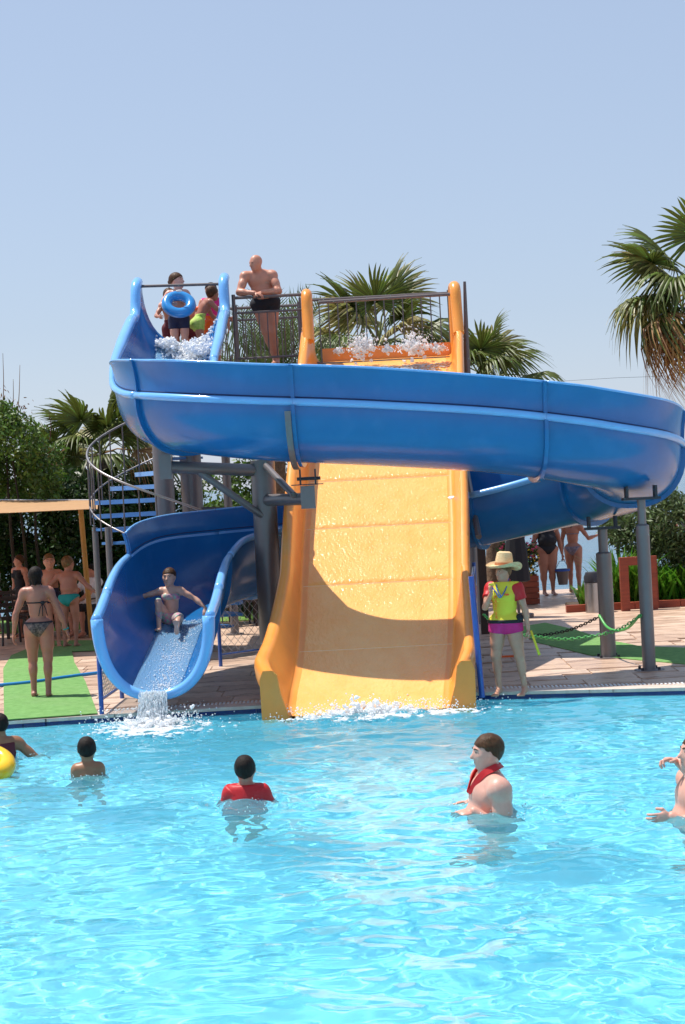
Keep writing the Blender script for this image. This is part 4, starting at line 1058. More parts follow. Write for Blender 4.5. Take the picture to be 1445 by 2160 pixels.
        if style == 'long': ex = [cap(hl(0, -.30, .1), hl(0, -.34, -.70), .26*hh, .15*hh, .02), cap(hl(.16, -.2, 0), hl(.2, -.28, -.62), .17*hh, .09*hh, .02), cap(hl(-.16, -.2, 0), hl(-.2, -.28, -.6), .17*hh, .09*hh, .02)]
        if style == 'bob': ex = [cap(hl(.2, -.12, 0), hl(.22, -.1, -.36), .16*hh, .1*hh, .02), cap(hl(-.2, -.12, 0), hl(-.22, -.1, -.36), .16*hh, .1*hh, .02), cap(hl(0, -.26, 0), hl(0, -.26, -.38), .22*hh, .14*hh, .02)]
        if style == 'bun': ex = [elp(hl(0, -.48, .02), RHf, (.13*hh, .12*hh, .13*hh), .02), cap(hl(0, -.5, -.04), hl(0, -.58, -.35), .06*hh, .03*hh, .01)]
        if ex: 
            Fh2 = Field(head+ex, .008, pad=.04); dh = Fh2.eval(head[:3]); Gh = Fh2.grid()-hd; f_ = Gh@hf/hh; z_ = Gh@hz_/hh
            nzs = (vnoise(Gh*np.array([60, 60, 14])/(hh/.24), 3)-.5)*.06
            reg = (.62*f_+.02-z_)*hh*.85; dd = np.maximum(dh-.014, reg); e2 = Fh2.eval(ex); dd = np.minimum(dd, np.maximum(e2-nzs*.15*hh, (f_-.12)*hh)); Fh = Fh2
        V, F = surface_nets(dd.astype(np.float32), Fh.org, Fh.h); mk('hair', (V, F.tolist()), hm, root, smooth='all', local=True)
    if face:
        for s_ in (1, -1):
            mk('eye', MB().ell(hl(s_*.125, .345, .045), (.052*hh, .022*hh, .026*hh), RHf, 8, 6), m_eye, root, smooth='all', local=True)
            if hair: mk('eyebrow', MB().tube([hl(s_*.05, .375, .115), hl(s_*.13, .365, .145), hl(s_*.21, .315, .115)], .016*hh, 6), hair[1], root, smooth='all', local=True)
        mk('mouth', MB().ell(hl(0, .372, -.242), (.088*hh, .028*hh, .016*hh), RHf, 10, 6), m_lip, root, smooth='all', local=True)
    if extra: extra(root, J, hl)
    return root, J
# garment regions (negative inside), metres
def brief(J, top=.045, bot=-.045, k=1.05): H = J['H']; return np.maximum(J['up']-top, (bot+k*np.maximum(np.abs(J['sx'])-.015, 0))-J['up'])*H*.75
def trunks(J, top=.055, bot=-.135):
    H = J['H']; r = np.maximum(J['up']-top, bot-J['up'])*H; return r
def legcover(t):
    def f(J):
        G = J['G']; H = J['H']; out = np.full(G.shape[:3], 1.0)
        for n in 'LR':
            a, b = J['T'+n]; v = b-a; L = np.linalg.norm(v); u = v/L; s_ = (G-a)@u; rad = np.linalg.norm(G-a-s_[..., None]*u, axis=-1)
            out = np.minimum(out, np.maximum(np.maximum(s_-L*t, -s_-.1*H), rad-.085*H))
        pv = np.maximum(J['up']-.05, -.06-J['up'])*H
        return np.minimum(out, pv)
    return f
def band(a, b): return lambda J: np.maximum(J['upn']-a, b-J['upn'])*J['H']
def shirt(J, hem=-.02):
    H = J['H']; r = np.maximum(J['upn']-.004, (hem)-J['up'])*H
    return r
def sleeve(t):
    def f(J):
        G = J['G']; H = J['H']; out = np.full(G.shape[:3], 1.0)
        for n in 'LR':
            a, b = J['U'+n]; v = b-a; L = np.linalg.norm(v); u = v/L; s_ = (G-a)@u; rad = np.linalg.norm(G-a-s_[..., None]*u, axis=-1)
            out = np.minimum(out, np.maximum(np.maximum(s_-L*t, -s_-.028*H), rad-.075*H))
        return out
    return f
def bikini_top(J): H = J['H']; return np.maximum(np.maximum(J['upn']+.065, -.118-J['upn'])*H, np.where(J['snf'] > 0, -.1, (np.maximum(J['upn']+.098, -.112-J['upn'])*H)))
def string_band(a, w=.006): return lambda J: (np.abs(J['upn']-a)-w)*J['H']
def swimsuit(J):
    H = J['H']; lo = (-.05+1.1*np.maximum(np.abs(J['sx'])-.015, 0))-J['up']; hi = J['upn']+.03
    return np.maximum(np.maximum(lo*.75, hi), np.where(J['upn'] > -.09, np.abs(J['snx'])-.078, -.1))*H
def ring(c, R, r, n, m=16, N=40, sq=1.0):
    c = np.array(c, float); F = frame(n, (1, 0, .01)); t = np.arange(N)*2*PI/N
    pts = c+np.outer(np.cos(t)*R, F[:, 0])+np.outer(np.sin(t)*R*sq, F[:, 1]); return MB().tube(pts, r, m, closed=True)
# ------------------------------------------------------------------ the people
def L2(loc, yaw, w):
    "world point -> body frame"
    d = np.array(w, float)-np.array(loc, float); a = -math.radians(yaw); c, s_ = math.cos(a), math.sin(a)
    return (c*d[0]-s_*d[1], s_*d[0]+c*d[1], d[2])
FLOOR = -1.5
up_ = 'people on top of the slide tower'; deck_ = 'people on the deck'; pool_ = 'bathers in the pool'
# A bald man on the platform
loc = (at(583, 768, 24.86)[0], 24.86, PZ+.0)
person('bald sunburnt man in black trunks leaning on the platform railing', loc, 0, 1.81,
       dict(thighL=(-.02, -.02, -1), shinL=(.12, .10, -1), thighR=(.20, -.10, -1), shinR=(.26, .14, -1), spine=(-.10, -.25, 1), spine2=(-.26, -.60, 1), neck=(-.12, -.55, .9), hyaw=-52, hpitch=12,
            handL=L2(loc, 0, at(553, 616, 24.45)), handR=L2(loc, 0, at(537, 618, 24.42)), poleL=(.9, .1, -.35), poleR=(-.9, .1, -.35), hdL=(-.8, -.3, -.2), hdR=(.8, -.3, -.25), pnL=(0, .3, -1), pnR=(0, .3, -1)),
       SK_RED, fat=1.36, group=up_, clothes=[('swim_trunks', C_BLACK, .012, 'core', legcover(.32))])
loc = (at(380, 720, 24.98)[0], 24.98, PZ)
def swim_ring(label, c, R, r, n, m, m2, group=None):
    o = mk('swim_ring', ring(c, R, r, n), m, smooth='all'); tag(o, label, 'swim ring', group); 
    F = frame(n, (1, 0, .01)); pr = nrm(n)
    return o
person('girl in navy shorts holding the blue swim ring at the slide start', loc, 0, 1.52, dict(spine=(0, .0, 1), hyaw=68, hpitch=-4,
       handR=L2(loc, 0, at(356, 640, 24.72)), handL=L2(loc, 0, at(398, 648, 24.75)), poleR=(-.8, .2, -.5), hdR=(.8, -.3, -.2), hdL=(-.6, -.5, -.3)), SK_PINK, fem=True, kid=True, group=up_,
       hair=('bun', H_BROWN), clothes=[('shorts', C_NAVY, .012, 'core', legcover(.42)), ('swim_top', C_WHITE, .008, 'core', bikini_top)])
C_RING = mat('blue_ring_vinyl', (.03, .26, .62), rough=.25, coat=.3, var=.05)
c = at(377, 642, 24.66); rg = swim_ring('pale blue swim ring held by the girl at the slide start', c, .185, .078, (.15, -.75, .62), C_RING, None)
mk('print_patch', MB().ell(at(379, 637, 24.56)+np.array([0, 0.01, .17]), (.05, .012, .018)), C_WHITE, rg, smooth='all')
loc = (at(362, 720, 25.55)[0], 25.55, PZ)
person('child seen mostly behind the girl with the blue ring', loc, 20, 1.36, dict(hyaw=20, handR=L2(loc, 20, at(336, 668, 25.2))), SK_TAN, kid=True, group=up_, hair=('short', H_BROWN), clothes=[('swim_trunks', C_MAR, .012, 'core', legcover(.4))])
loc = (at(417, 720, 25.15)[0], 25.15, PZ)
person('child in lime swim trunks bending forward beside the child in pink', loc, 112, 1.40, dict(thighL=(0, -.30, -1), shinL=(0, .35, -1), thighR=(.05, -.05, -1), shinR=(0, .1, -1), spine=(0, -.45, 1), spine2=(0, -.65, 1), neck=(0, -.5, .8), hyaw=30,
       uaL=(.1, -.6, -.9), faL=(0, -.7, -.6), uaR=(-.1, -.7, -.8), faR=(.1, -.8, -.4)), SK_TAN, kid=True, group=up_, hair=('short', H_BROWN), clothes=[('swim_trunks', C_GRN, .012, 'core', legcover(.30))])
loc = (at(450, 720, 25.6)[0], 25.6, PZ)
def armbands(root, J, hl):
    for n in 'LR':
        a, b = J['U'+n]; mk('armband', ring(a+(b-a)*.6, .05, .028, b-a), C_ORG, root, smooth='all', local=True)
person('child in a bright pink top with orange armbands behind the slide wall', loc, 10, 1.42, dict(hyaw=-30, uaL=(.5, 0, -1), uaR=(-.5, -.1, -1)), SK_RED, kid=True, group=up_, hair=('short', H_DARK), clothes=[('swim_top', C_PINK, .010, 'core', lambda J: shirt(J, .03)), ('swim_trunks', C_ORG, .012, 'core', legcover(.4))], extra=armbands)
loc = (at(404, 722, 25.9)[0], 25.9, PZ)
person('small child with orange armbands and dark maroon trunks between the taller children', loc, 0, 1.26, dict(hyaw=15, uaL=(.45, -.1, -1), uaR=(-.45, -.1, -1)), SK_RED, kid=True, group=up_, hair=('short', H_BROWN), clothes=[('swim_trunks', C_MAR, .012, 'core', legcover(.3))], extra=armbands)
# F the rider
loc = (at(362, 1290, 20.35)[0], 20.35, 0)
person('girl in a colourful bikini sliding down the blue flume with arms spread', loc, 0, 1.40, dict(thighR=(-.16, -.62, .62), shinR=(.02, -.38, -1), thighL=(.12, -.95, .12), shinL=(.02, -.93, -.36), footR=(0, -.9, .2), footL=(.05, -.55, .75), spine=(-.02, .18, 1), spine2=(-.02, .08, 1), neck=(-.03, 0, 1), hyaw=-12, hpitch=2,
       uaR=(-.95, -.1, -.22), faR=(-.75, -.35, -.35), uaL=(.72, -.1, -.45), faL=(.5, -.3, -.45), hdR=(-.3, -.6, -.8), hdL=(-.1, -.6, -.8), pnL=(0, 0, -1), pnR=(0, 0, -1)), SK_FAIR, fem=True, kid=True, pel_z=.80, group='slide rider', vox=.010,
       hair=('crop', H_BROWN), clothes=[('bikini_top', C_RAIN, .008, 'core', bikini_top), ('bikini_bottom', C_RAIN, .009, 'core', lambda J: brief(J, .05, -.07, .9))])
# G woman walking away
loc = tuple(gp(88, 1472))
def knot(root, J, hl):
    p = J['NB']-J['s2']*J['H']*.115-J['fr']*J['H']*.075+J['shx']*J['H']*(-.05); mb = MB().ell(p, (.03, .014, .022)); 
    for a in (-.6, .1, .7): mb.tube([p, p+np.array([a*.05, .008, -.07]), p+np.array([a*.08, .004, -.16])], .006, 5)
    mk('string_knot', mb, C_BLACK, root, smooth='all', local=True)
def halter(root, J, hl):
    knot(root, J, hl); c = J['NB']+J['s2']*J['H']*.018; mk('neck_string', ring(c, .062, .006, J['s2'], 6, 24), C_BLACK, root, smooth='all', local=True)
    a, b = J['FR']; mk('bracelet', ring(a+(b-a)*.93, .028, .008, b-a, 6, 20), C_TEAL, root, smooth='all', local=True)
person('woman in a dark patterned bikini walking away on the green path', loc, 183, 1.64, dict(thighL=(.03, -.10, -1), shinL=(.0, .10, -1), thighR=(-.02, .06, -1), shinR=(.02, .12, -1), spine=(0, .02, 1), hyaw=-6, hpitch=8,
       uaL=(.42, .05, -1), faL=(.16, -.12, -1), uaR=(-.42, .05, -1), faR=(-.30, -.1, -1)), SK_TAN, fem=True, group=deck_, hair=('bob', H_DARK), vox=.0105,
       clothes=[('bikini_bottom', C_FLO, .007, 'core', lambda J: brief(J, .035, -.075, 1.25)), ('bikini_string', C_BLACK, .006, 'core', string_band(-.115, .0065)), ('waist_string', C_BLACK, .009, 'core', lambda J: (np.abs(J['up']-.03)-.008)*J['H'])], extra=halter)
# H boy with teal briefs
loc = tuple(gp(150, 1366))
person('boy in teal swim briefs seen from behind reaching towards the stair post', loc, 165, 1.48, dict(thighL=(.04, .03, -1), thighR=(-.05, -.05, -1), shinR=(0, .12, -1), spine=(.03, -.08, 1), spine2=(.02, -.14, 1), hyaw=-18, hpitch=6,
       uaL=(.75, .35, -.8), faL=(-.25, -.3, -1), handR=L2(loc, 165, at(203, 1250, loc[1]-.1)), poleR=(-.3, .1, -1), hdR=(-.9, -.3, .1)), SK_TAN, kid=True, fat=1.28, group=deck_, hair=('crop', H_BLOND), clothes=[('swim_briefs', C_TEAL, .009, 'core', lambda J: brief(J, .05, -.085, 1.0))])
loc = tuple(gp(118, 1364))
person('boy facing the camera between the woman and the boy in teal briefs', loc, 12, 1.52, dict(thighL=(.02, 0, -1), thighR=(.12, -.08, -1), shinR=(.05, .1, -1), hyaw=5, handR=(-.12, -.16, .82), handL=(.14, -.15, .84), poleR=(-1, .3, -.2), poleL=(1, .3, -.2)), SK_RED, kid=True, fat=1.15, group=deck_, hair=('crop', H_BLOND), clothes=[('swim_trunks', C_NAVY, .012, 'core', legcover(.2))])
loc = tuple(gp(50, 1345))
person('brown haired bather half hidden behind the woman on the green path', loc, -40, 1.50, dict(hyaw=-30), SK_RED, fem=True, group=deck_, hair=('short', H_BROWN), clothes=[('swimsuit', C_BLACK, .008, 'core', swimsuit)])
loc = tuple(gp(-4, 1335))
person('person in a white vest and dark red shorts at the left edge', loc, -60, 1.42, dict(uaL=(.3, -.1, -1)), SK_RED, group=deck_, hair=('short', H_DARK), clothes=[('vest', C_WHITE, .014, 'core', lambda J: shirt(J, .0)), ('shorts', C_MAR, .014, 'core', legcover(.6))])
# K seated person in white shirt
loc = tuple(gp(186, 1345)); loc = (loc[0], loc[1]+.5, 0)
person('person in a white shirt sitting on a dark chair behind the boys', loc, -35, 1.66, dict(thighL=(.15, -1, -.05), thighR=(-.1, -1, -.05), shinL=(0, .05, -1), shinR=(0, .1, -1), spine=(0, .1, 1), hyaw=-15, handL=(.12, -.42, .62), handR=(-.12, -.42, .62)), SK_RED, group=deck_, pel_z=.50, hair=('short', H_DARK),
       clothes=[('shirt', C_WHITE, .016, 'core', lambda J: shirt(J, .02)), ('sleeves', C_WHITE, .014, 'all', sleeve(.7)), ('shorts', C_BLACK, .014, 'core', legcover(.8))])
# M lifeguard
loc = np.array(gp(1082, 1467)); loc[1] += .06
LG = tuple(loc)
def lifeguard(root, J, hl):
    hh = J['hh']; R = np.stack([J['hx'], -J['hf'], J['hz']], 1)@np.array(Matrix.Rotation(-.10, 3, 'X'))
    hat = thing('straw_hat', 'pale straw sun hat on the lifeguard', 'hat', (0, 0, 0)); _OFF[hat.name] = np.zeros(3)
    mb = MB().lathe([(.005, .165), (.055, .168), (.082, .15), (.094, .085), (.100, .03), (.104, .012), (.14, .0), (.175, .004), (.198, .022), (.195, .014), (.17, -.006), (.13, -.012), (.103, .0), (.092, .03), (.05, .12), (.0, .13)], hl(0, -.06, .27), 28, R)
    pv = mb.v[0]; a = np.arctan2((pv-hl(0, -.06, .27))@R[:, 1], (pv-hl(0, -.06, .27))@R[:, 0]); rr = np.hypot((pv-hl(0, -.06, .27))@R[:, 1], (pv-hl(0, -.06, .27))@R[:, 0])
    mb.v[0] = pv+np.outer(np.maximum(0, rr-.10)*(.35*np.cos(2*a)+.1*np.sin(3*a)), R[:, 2])
    h_ = mk('hat_body', mb, m_straw, root, local=True)
    bm = MB().lathe([(.1015, .010), (.1035, .012), (.101, .045), (.098, .044)], hl(0, -.06, .27), 28, R); b_ = mk('hat_band', bm, m_band, h_, local=True)
    # the hat is worn but it is a thing of its own: move both meshes under its own root
    hat.location = root.location; hat.rotation_euler = root.rotation_euler; h_.parent = hat
    c = J['NB']; f = J['fr']; s2 = J['s2']; x = J['shx']
    pts = [c+x*.055+s2*.035-f*.01, c+x*.055+f*.105-s2*.06, c+x*.0+f*.158-s2*.16, c-x*.05+f*.14-s2*.10, c-x*.10+f*.12-s2*.05, J['wR']+np.array([.02, -.02, .02])]
    mk('lanyard', MB().tube(spline(pts, 6), .0065, 6), C_BLUE, root, smooth='all', local=True)
    pts = [c-x*.055+s2*.035-f*.01, c-x*.05+f*.11-s2*.05, c+x*.01+f*.160-s2*.15]; mk('lanyard', MB().tube(spline(pts, 6), .0065, 6), C_BLUE, root, smooth='all', local=True)
    mk('whistle', MB().box(J['wR']+np.array([.02, -.04, .10]), (.05, .02, .022)), C_YEL, root, smooth=False, local=True)
    mk('collar', ring(c+s2*.008+f*.006, .070, .010, s2+f*.35, 8, 28), C_RED, root, smooth='all', local=True)
    P = J['P']; mk('belt_pouch', MB().ell(P+np.array([.165, -.02, .05]), (.045, .06, .05)), C_BLACK, root, smooth='all', local=True)
    # print on the shirt: stacked letters and a small chest mark
    mk('shirt_logo', MB().ell(c+x*.07+f*.146-s2*.13, (.030, .008, .012)), C_ORG, root, smooth='all', local=True)
    for k, ch in enumerate('MASTER'):
        cu = bpy.data.curves.new('letter', 'FONT'); cu.body = ch; cu.size = .05; cu.extrude = .002; cu.align_x = 'CENTER'
        to = bpy.data.objects.new('letter', cu); me = bpy.data.meshes.new_from_object(to); me.materials.clear(); me.materials.append(C_ORG)
        lo = bpy.data.objects.new('letter', me); col.objects.link(lo); lo.parent = root; bpy.data.objects.remove(to)
        q = c-x*.055+f*(.150+.004*math.sin(k*.7)-.006*(k > 3))-s2*(.175+.043*k); lo.rotation_euler = (PI/2, 0, math.radians(-8)); lo.location = q.tolist()
    w = J['wL']; 
m_straw = mat('straw', (.66, .42, .20), rough=.8, color2=(.80, .60, .34), vscale=30, bump=.8, bscale=90, stretch=(1, 1, 3)); m_band = mat('hat_band', (.45, .16, .06), rough=.8, var=.2, vscale=20)
person('young lifeguard in a yellow vest shirt with red sleeves standing at the pool edge', LG, -22, 1.50, dict(thighL=(.16, .02, -1), shinL=(.10, .08, -1), thighR=(-.12, -.03, -1), shinR=(.03, .05, -1), spine=(0, .03, 1), hyaw=-38, hpitch=0,
       handR=L2(LG, -22, at(1036, 1252, LG[1]-.22)), poleR=(-.5, .3, -.9), hdR=(-.1, -.25, 1), pnR=(.6, .6, 0), tdirR=(0, 1, 0), uaL=(.30, .05, -1), faL=(.14, -.08, -1)), SK_MID, fem=True, kid=False, fat=1.12, group=deck_, hair=('crop', H_BLOND), vox=.0105, curl=(1.0, .9),
       clothes=[('shirt', C_YEL, .020, 'core', lambda J: shirt(J, .002)), ('sleeves', C_RED, .018, 'all', sleeve(.55)), ('shorts', C_SHORT, .016, 'core', lambda J: np.maximum(legcover(.30)(J), (J['up']-.04)*J['H'])), ('belt', C_BLACK, .026, 'core', lambda J: (np.abs(J['up']-.012)-.013)*J['H'])], extra=lifeguard)
hp = at(1120, 1330, LG[1]-.12); he = at(1138, 1382, LG[1]-.16)
b = mk('yellow_stick', MB().tube([hp, he], [.012, .015], 10), C_YEL, smooth='all'); tag(b, 'yellow plastic stick hanging from the lifeguard hand', 'stick')
# N, O far women
loc = (at(1158, 1252, 31.6)[0], 31.6, 0)
person('stout woman in a black swimsuit carrying a bucket by the sea', loc, 8, 1.68, dict(uaL=(.30, 0, -1), faL=(.18, 0, -1), uaR=(-.3, 0, -1)), SK_TAN, fem=True, fat=1.5, group=deck_, hair=('bob', H_BROWN), clothes=[('swimsuit', C_BLACK, .010, 'core', swimsuit)])
bx_ = at(1187, 1216, 31.55)
bk = thing('bucket', 'grey bucket with blue lining hanging from the hand of the woman in black', 'bucket', (bx_[0], bx_[1], bx_[2]-.16))
b0 = np.array([bx_[0], bx_[1], bx_[2]-.16])
mk('pail', MB().lathe([(.0, 0), (.09, 0), (.135, .30), (.14, .31), (.128, .30), (.085, .02), (0, .02)], b0, 20), m_rail, bk)
mk('lining', MB().lathe([(.136, .30), (.15, .305), (.15, .27), (.14, .265)], b0, 20), C_BLUE, bk); mk('handle', MB().tube([b0+np.array([-.135, 0, .3]), b0+np.array([-.05, 0, .46]), b0+np.array([.05, 0, .46]), b0+np.array([.135, 0, .3])], .006, 6), m_rail, bk)
loc = (at(1214, 1252, 31.8)[0], 31.8, 0)
person('slim tanned woman in a bikini walking beside the woman with the bucket', loc, 160, 1.66, dict(thighL=(.0, -.12, -1), thighR=(-.03, .1, -1), uaR=(-.5, -.2, -.8), faR=(-.6, -.5, .2), uaL=(.2, 0, -1)), SK_TAN, fem=True, group=deck_, hair=('long', H_DARK), clothes=[('bikini_bottom', C_GREY, .008, 'core', lambda J: brief(J, .03, -.08, 1.3)), ('bikini_string', C_GREY, .006, 'core', string_band(-.115, .008))])
loc = (at(1462, 1290, 28.3)[0], 28.3, 0)
person('person in a white shirt reaching in from the right edge', loc, -50, 1.72, dict(handR=(-.40, -.35, 1.28), uaL=(.2, 0, -1)), SK_RED, group=deck_, hair=('short', H_DARK), clothes=[('shirt', C_WHITE, .018, 'core', lambda J: shirt(J, -.02)), ('shorts', C_NAVY, .014, 'core', legcover(.5))])
# P man in the pool
def inpool(x, y, H, top=.5): p = gp(x, y, WZ); STIR.append((p[0], p[1]-.12, .022, .46)); return (p[0], p[1], top-H)
def band_red(root, J, hl):
    c = J['NB']+J['s2']*.02; f, s2, x = J['fr'], J['s2'], J['shx']
    for sg in (1, -1):
        P_ = spline([c-f*.10+s2*.02, c+x*sg*.095-f*.03+s2*.025, c+x*sg*.088+f*.075-s2*.02, c+x*sg*.02+f*.168-s2*.155], 7); T = np.gradient(P_, axis=0); T /= np.linalg.norm(T, axis=1, keepdims=True)
        N_ = P_-(c-s2*.06); N_ /= np.linalg.norm(N_, axis=1, keepdims=True); B = np.cross(T, N_); w = .026
        mk('neck_band', MB().shell(np.stack([P_-B*w, P_+B*w], 1), np.stack([P_-B*w+N_*.007, P_+B*w+N_*.007], 1)), C_RED, root, local=True)
loc = inpool(1042, 1702, 2.02, .545)
person('stocky man with a red neck band standing chest deep in the pool', loc, -78, 2.02, dict(spine=(0, -.02, 1), hyaw=-4, hpitch=3, handL=L2(loc, -78, at(1000, 1712, loc[1]-.22)), handR=L2(loc, -78, at(992, 1694, loc[1]+.28)), poleL=(.3, .8, -.6), poleR=(-.3, .8, -.6), hdL=(-.1, -1, -.05), pnL=(-.3, 0, -1), pnR=(.3, 0, -1)),
       SK_PINK, fat=1.35, group=pool_, hair=('crop', H_BROWN), vox=.0095, hvox=.0045, clothes=[('swim_trunks', C_NAVY, .014, 'core', lambda J: np.maximum(legcover(.5)(J), (J['up']-.0)*J['H']))], extra=band_red)
loc = inpool(520, 1688, 1.52, .315)
person('boy in a wet red shirt seen from behind in the middle of the pool', loc, 172, 1.52, dict(sw=.78, hs=.9, uaL=(.42, -.15, -.9), faL=(.05, -.9, -.6), uaR=(-.42, -.15, -.9), faR=(-.05, -.9, -.6), hyaw=4), SK_TAN, kid=True, fat=1.1, group=pool_, hair=('crop', H_DARK), vox=.0095,
       clothes=[('shirt', C_RED, .016, 'core', lambda J: shirt(J, .0)), ('sleeves', C_RED, .016, 'all', sleeve(.85)), ('shorts', C_NAVY, .014, 'core', legcover(.6))])
loc = inpool(186, 1634, 1.47, .29)
person('dark tanned wet haired child seen from behind near the blue slide splash', loc, 188, 1.47, dict(sw=.68, hs=.92, uaL=(.16, -.3, -1), faL=(0, -.8, -.5), uaR=(-.16, -.3, -1), faR=(0, -.8, -.5)), SK_DARK, kid=True, group=pool_, hair=('crop', H_DARK), vox=.0095, clothes=[('swim_trunks', C_NAVY, .014, 'core', legcover(.5))])
loc = inpool(2, 1598, 1.66, .41)
def strap(root, J, hl):
    pass
person('deeply tanned woman with a yellow swim ring at the left edge of the pool', loc, 205, 1.66, dict(uaL=(.5, -.3, -.8), uaR=(-.75, .25, -.75), faR=(-.5, -.3, -.8), hyaw=22), SK_DARK, fem=True, fat=1.15, group=pool_, hair=('crop', H_DARK), vox=.0095, clothes=[('swimsuit', C_MAR, .009, 'core', swimsuit)])
c = gp(0, 1612, WZ+.09); c[1] -= .1; o = mk('swim_ring', ring(c+np.array([-.12, 0, .03]), .20, .085, (.25, -.35, 1)), mat('yellow_ring_vinyl', (.86, .50, .01), rough=.22, coat=.3, var=.05), smooth='all'); tag(o, 'bright yellow swim ring floating at the left edge', 'swim ring')
loc = inpool(1478, 1714, 2.02, .56)
person('sunburnt man in profile raising a hand at the right edge of the pool', loc, -84, 2.02, dict(hyaw=4, hpitch=-3, handR=L2(loc, -84, at(1432, 1606, loc[1]+.08)), handL=L2(loc, -84, at(1418, 1722, loc[1]-.15)), poleR=(-.2, .6, -.9), poleL=(.3, .8, -.5), hdR=(.05, -1, .25), pnR=(.3, .2, -1), hdL=(0, -1, -.15)),
       SK_PINK, fat=1.3, group=pool_, hair=('crop', H_BROWN), vox=.0095, hvox=.0045, curl=(.5, .9), clothes=[('swim_trunks', C_NAVY, .014, 'core', lambda J: np.maximum(legcover(.5)(J), (J['up']-.0)*J['H']))],
       extra=lambda root, J, hl: mk('neck_cord', ring(J['NB']+J['fr']*.03-J['s2']*.02, .095, .012, J['s2']+J['fr']*.6, 8, 28), C_YEL, root, smooth='all', local=True))
# ------------------------------------------------------------------ props on the deck
m_bluepaint = mat('blue_paint', (.02, .09, .40), rough=.3, coat=.3, var=.1, dirt=((.10, .10, .14), 4, .3)); m_wire = mat('fence_wire', (.45, .44, .44), rough=.35, metal=.8)
m_redwood = mat('red_wood', (.26, .045, .018), rough=.55, var=.25, vscale=3, stretch=(1, 1, 8), bump=.4, bscale=20)
def wire_mesh(mb, a, b, z0, z1, s_=.075, r=.0035):
    a = np.array([*a, 0.]); b = np.array([*b, 0.]); L = np.linalg.norm(b-a); u = (b-a)/L; H = z1-z0; t = -H
    while t < L:
        for sg in (1, -1):
            p0, p1 = max(t, 0), min(t+H, L)
            if p1 > p0:
                q0, q1 = (p0-t), (p1-t); 
                if sg < 0: q0, q1 = H-q0, H-q1
                mb.tube([a+u*p0+np.array([0, 0, z0+q0]), a+u*p1+np.array([0, 0, z0+q1])], r, 4, cap=False)
        t += s_*1.414
def fence_panel(label, a, b, z0, z1, foot=True, s_=.075):
    root = thing('wire_fence', label, 'fence', (a[0], a[1], 0)); A, B = np.array([*a, 0.]), np.array([*b, 0.]); Z = np.array([0, 0, 1.])
    mk('frame', MB().tube([A+Z*z1, B+Z*z1, B+Z*z0, A+Z*z0, A+Z*z1], .017, 8, cap=False), m_bluepaint, root)
    mb = MB(); wire_mesh(mb, a, b, z0, z1, s_); o = mk('wire_mesh', mb, m_wire, root); o['kind'] = 'stuff'
    for P in (A, B): mk('fence_post', MB().tube([P, P+Z*(z1+.05)], .026, 10), m_bluepaint, root)
    return root
p, q = gp(463, 1408), gp(600, 1390)
fence_panel('blue framed wire fence between the blue slide mouth and the main column', (p[0]+.02, p[1]), (q[0], q[1]+.1), .17, 1.22, s_=.085)
p, q = gp(215, 1507), gp(240, 1488)
fence_panel('short blue framed wire fence beside the mouth of the blue slide', (p[0], p[1]), (q[0]+.03, q[1]+.5), .16, .95, s_=.06)
# blue railing at the right of the orange slide
p = gp(1017, 1471); p2 = gp(1010, 1392)
rt = thing('blue_gate', 'blue tube gate frame standing between the orange slide and the lifeguard', 'gate', (p[0], p[1], 0)); Z = np.array([0, 0, 1.])
mk('gate_post', MB().tube([p, p+Z*1.32+np.array([-.05, .02, 0])], .033, 12), m_bluepaint, rt); mk('gate_post', MB().tube([p2, p2+Z*1.28], .026, 12), m_bluepaint, rt)
mk('gate_rail', MB().tube([p+Z*1.25+np.array([-.05, .02, 0]), p2+Z*1.22], .020, 10), m_bluepaint, rt); mk('gate_rail', MB().tube([p+Z*.2, p2+Z*.2], .018, 10), m_bluepaint, rt)
o = MB(); wire_mesh(o, p[:2], p2[:2], .2, 1.22, .08); mk('wire_mesh', o, m_wire, rt)['kind'] = 'stuff'
# chains
def chain(label, pts, link, r, m, name='chain'):
    P = spline(pts, 40); d = np.concatenate([[0], np.cumsum(np.linalg.norm(np.diff(P, axis=0), axis=1))]); n = int(d[-1]/(link*1.35)); root = thing(name, label, 'chain', tuple(P[0]*[1, 1, 0])); first = None
    off = _OFF[root.name]
    for k in range(n):
        s_ = (k+.5)*d[-1]/n; c = np.array([np.interp(s_, d, P[:, j]) for j in range(3)]); c2 = np.array([np.interp(s_+.01, d, P[:, j]) for j in range(3)]); T = nrm(c2-c)
        if first is None:
            t = np.arange(12)*2*PI/12; pp = np.stack([np.cos(t)*link, np.sin(t)*link*.55, 0*t], 1); o = first = mk('link', MB().tube(pp, r, 5, closed=True), m, root, smooth='all', local=True)
        else: o = dup(first, root)
        Y = nrm(np.cross((0, 0, 1.), T)); Zz = np.cross(T, Y)
        if k % 2: Y, Zz = Zz, -Y
        v = c-off; o.matrix_local = Matrix(((T[0], Y[0], Zz[0], v[0]), (T[1], Y[1], Zz[1], v[1]), (T[2], Y[2], Zz[2], v[2]), (0, 0, 0, 1)))
    return root
m_gchain = mat('green_chain', (.09, .42, .10), rough=.4); m_bchain = mat('black_chain', (.03, .022, .02), rough=.5)
D2, D1 = 20.4, 19.0
chain('thin green plastic chain hanging between the gate and the front grey post', [at(1020, 1296, 18.2), at(1060, 1330, 18.8), at(1140, 1344, 19.2), at(1200, 1348, 19.3), at(1270, 1338, 19.2), at(1310, 1325, 19.1), at(1352, 1298, 18.95)], .030, .0055, m_gchain)
chain('black chain running from the rear grey post to behind the lifeguard', [at(1262, 1302, 20.5), at(1220, 1322, 20.7), at(1180, 1334, 20.9), at(1130, 1340, 21), at(1060, 1336, 21.1)], .028, .0065, m_bchain)
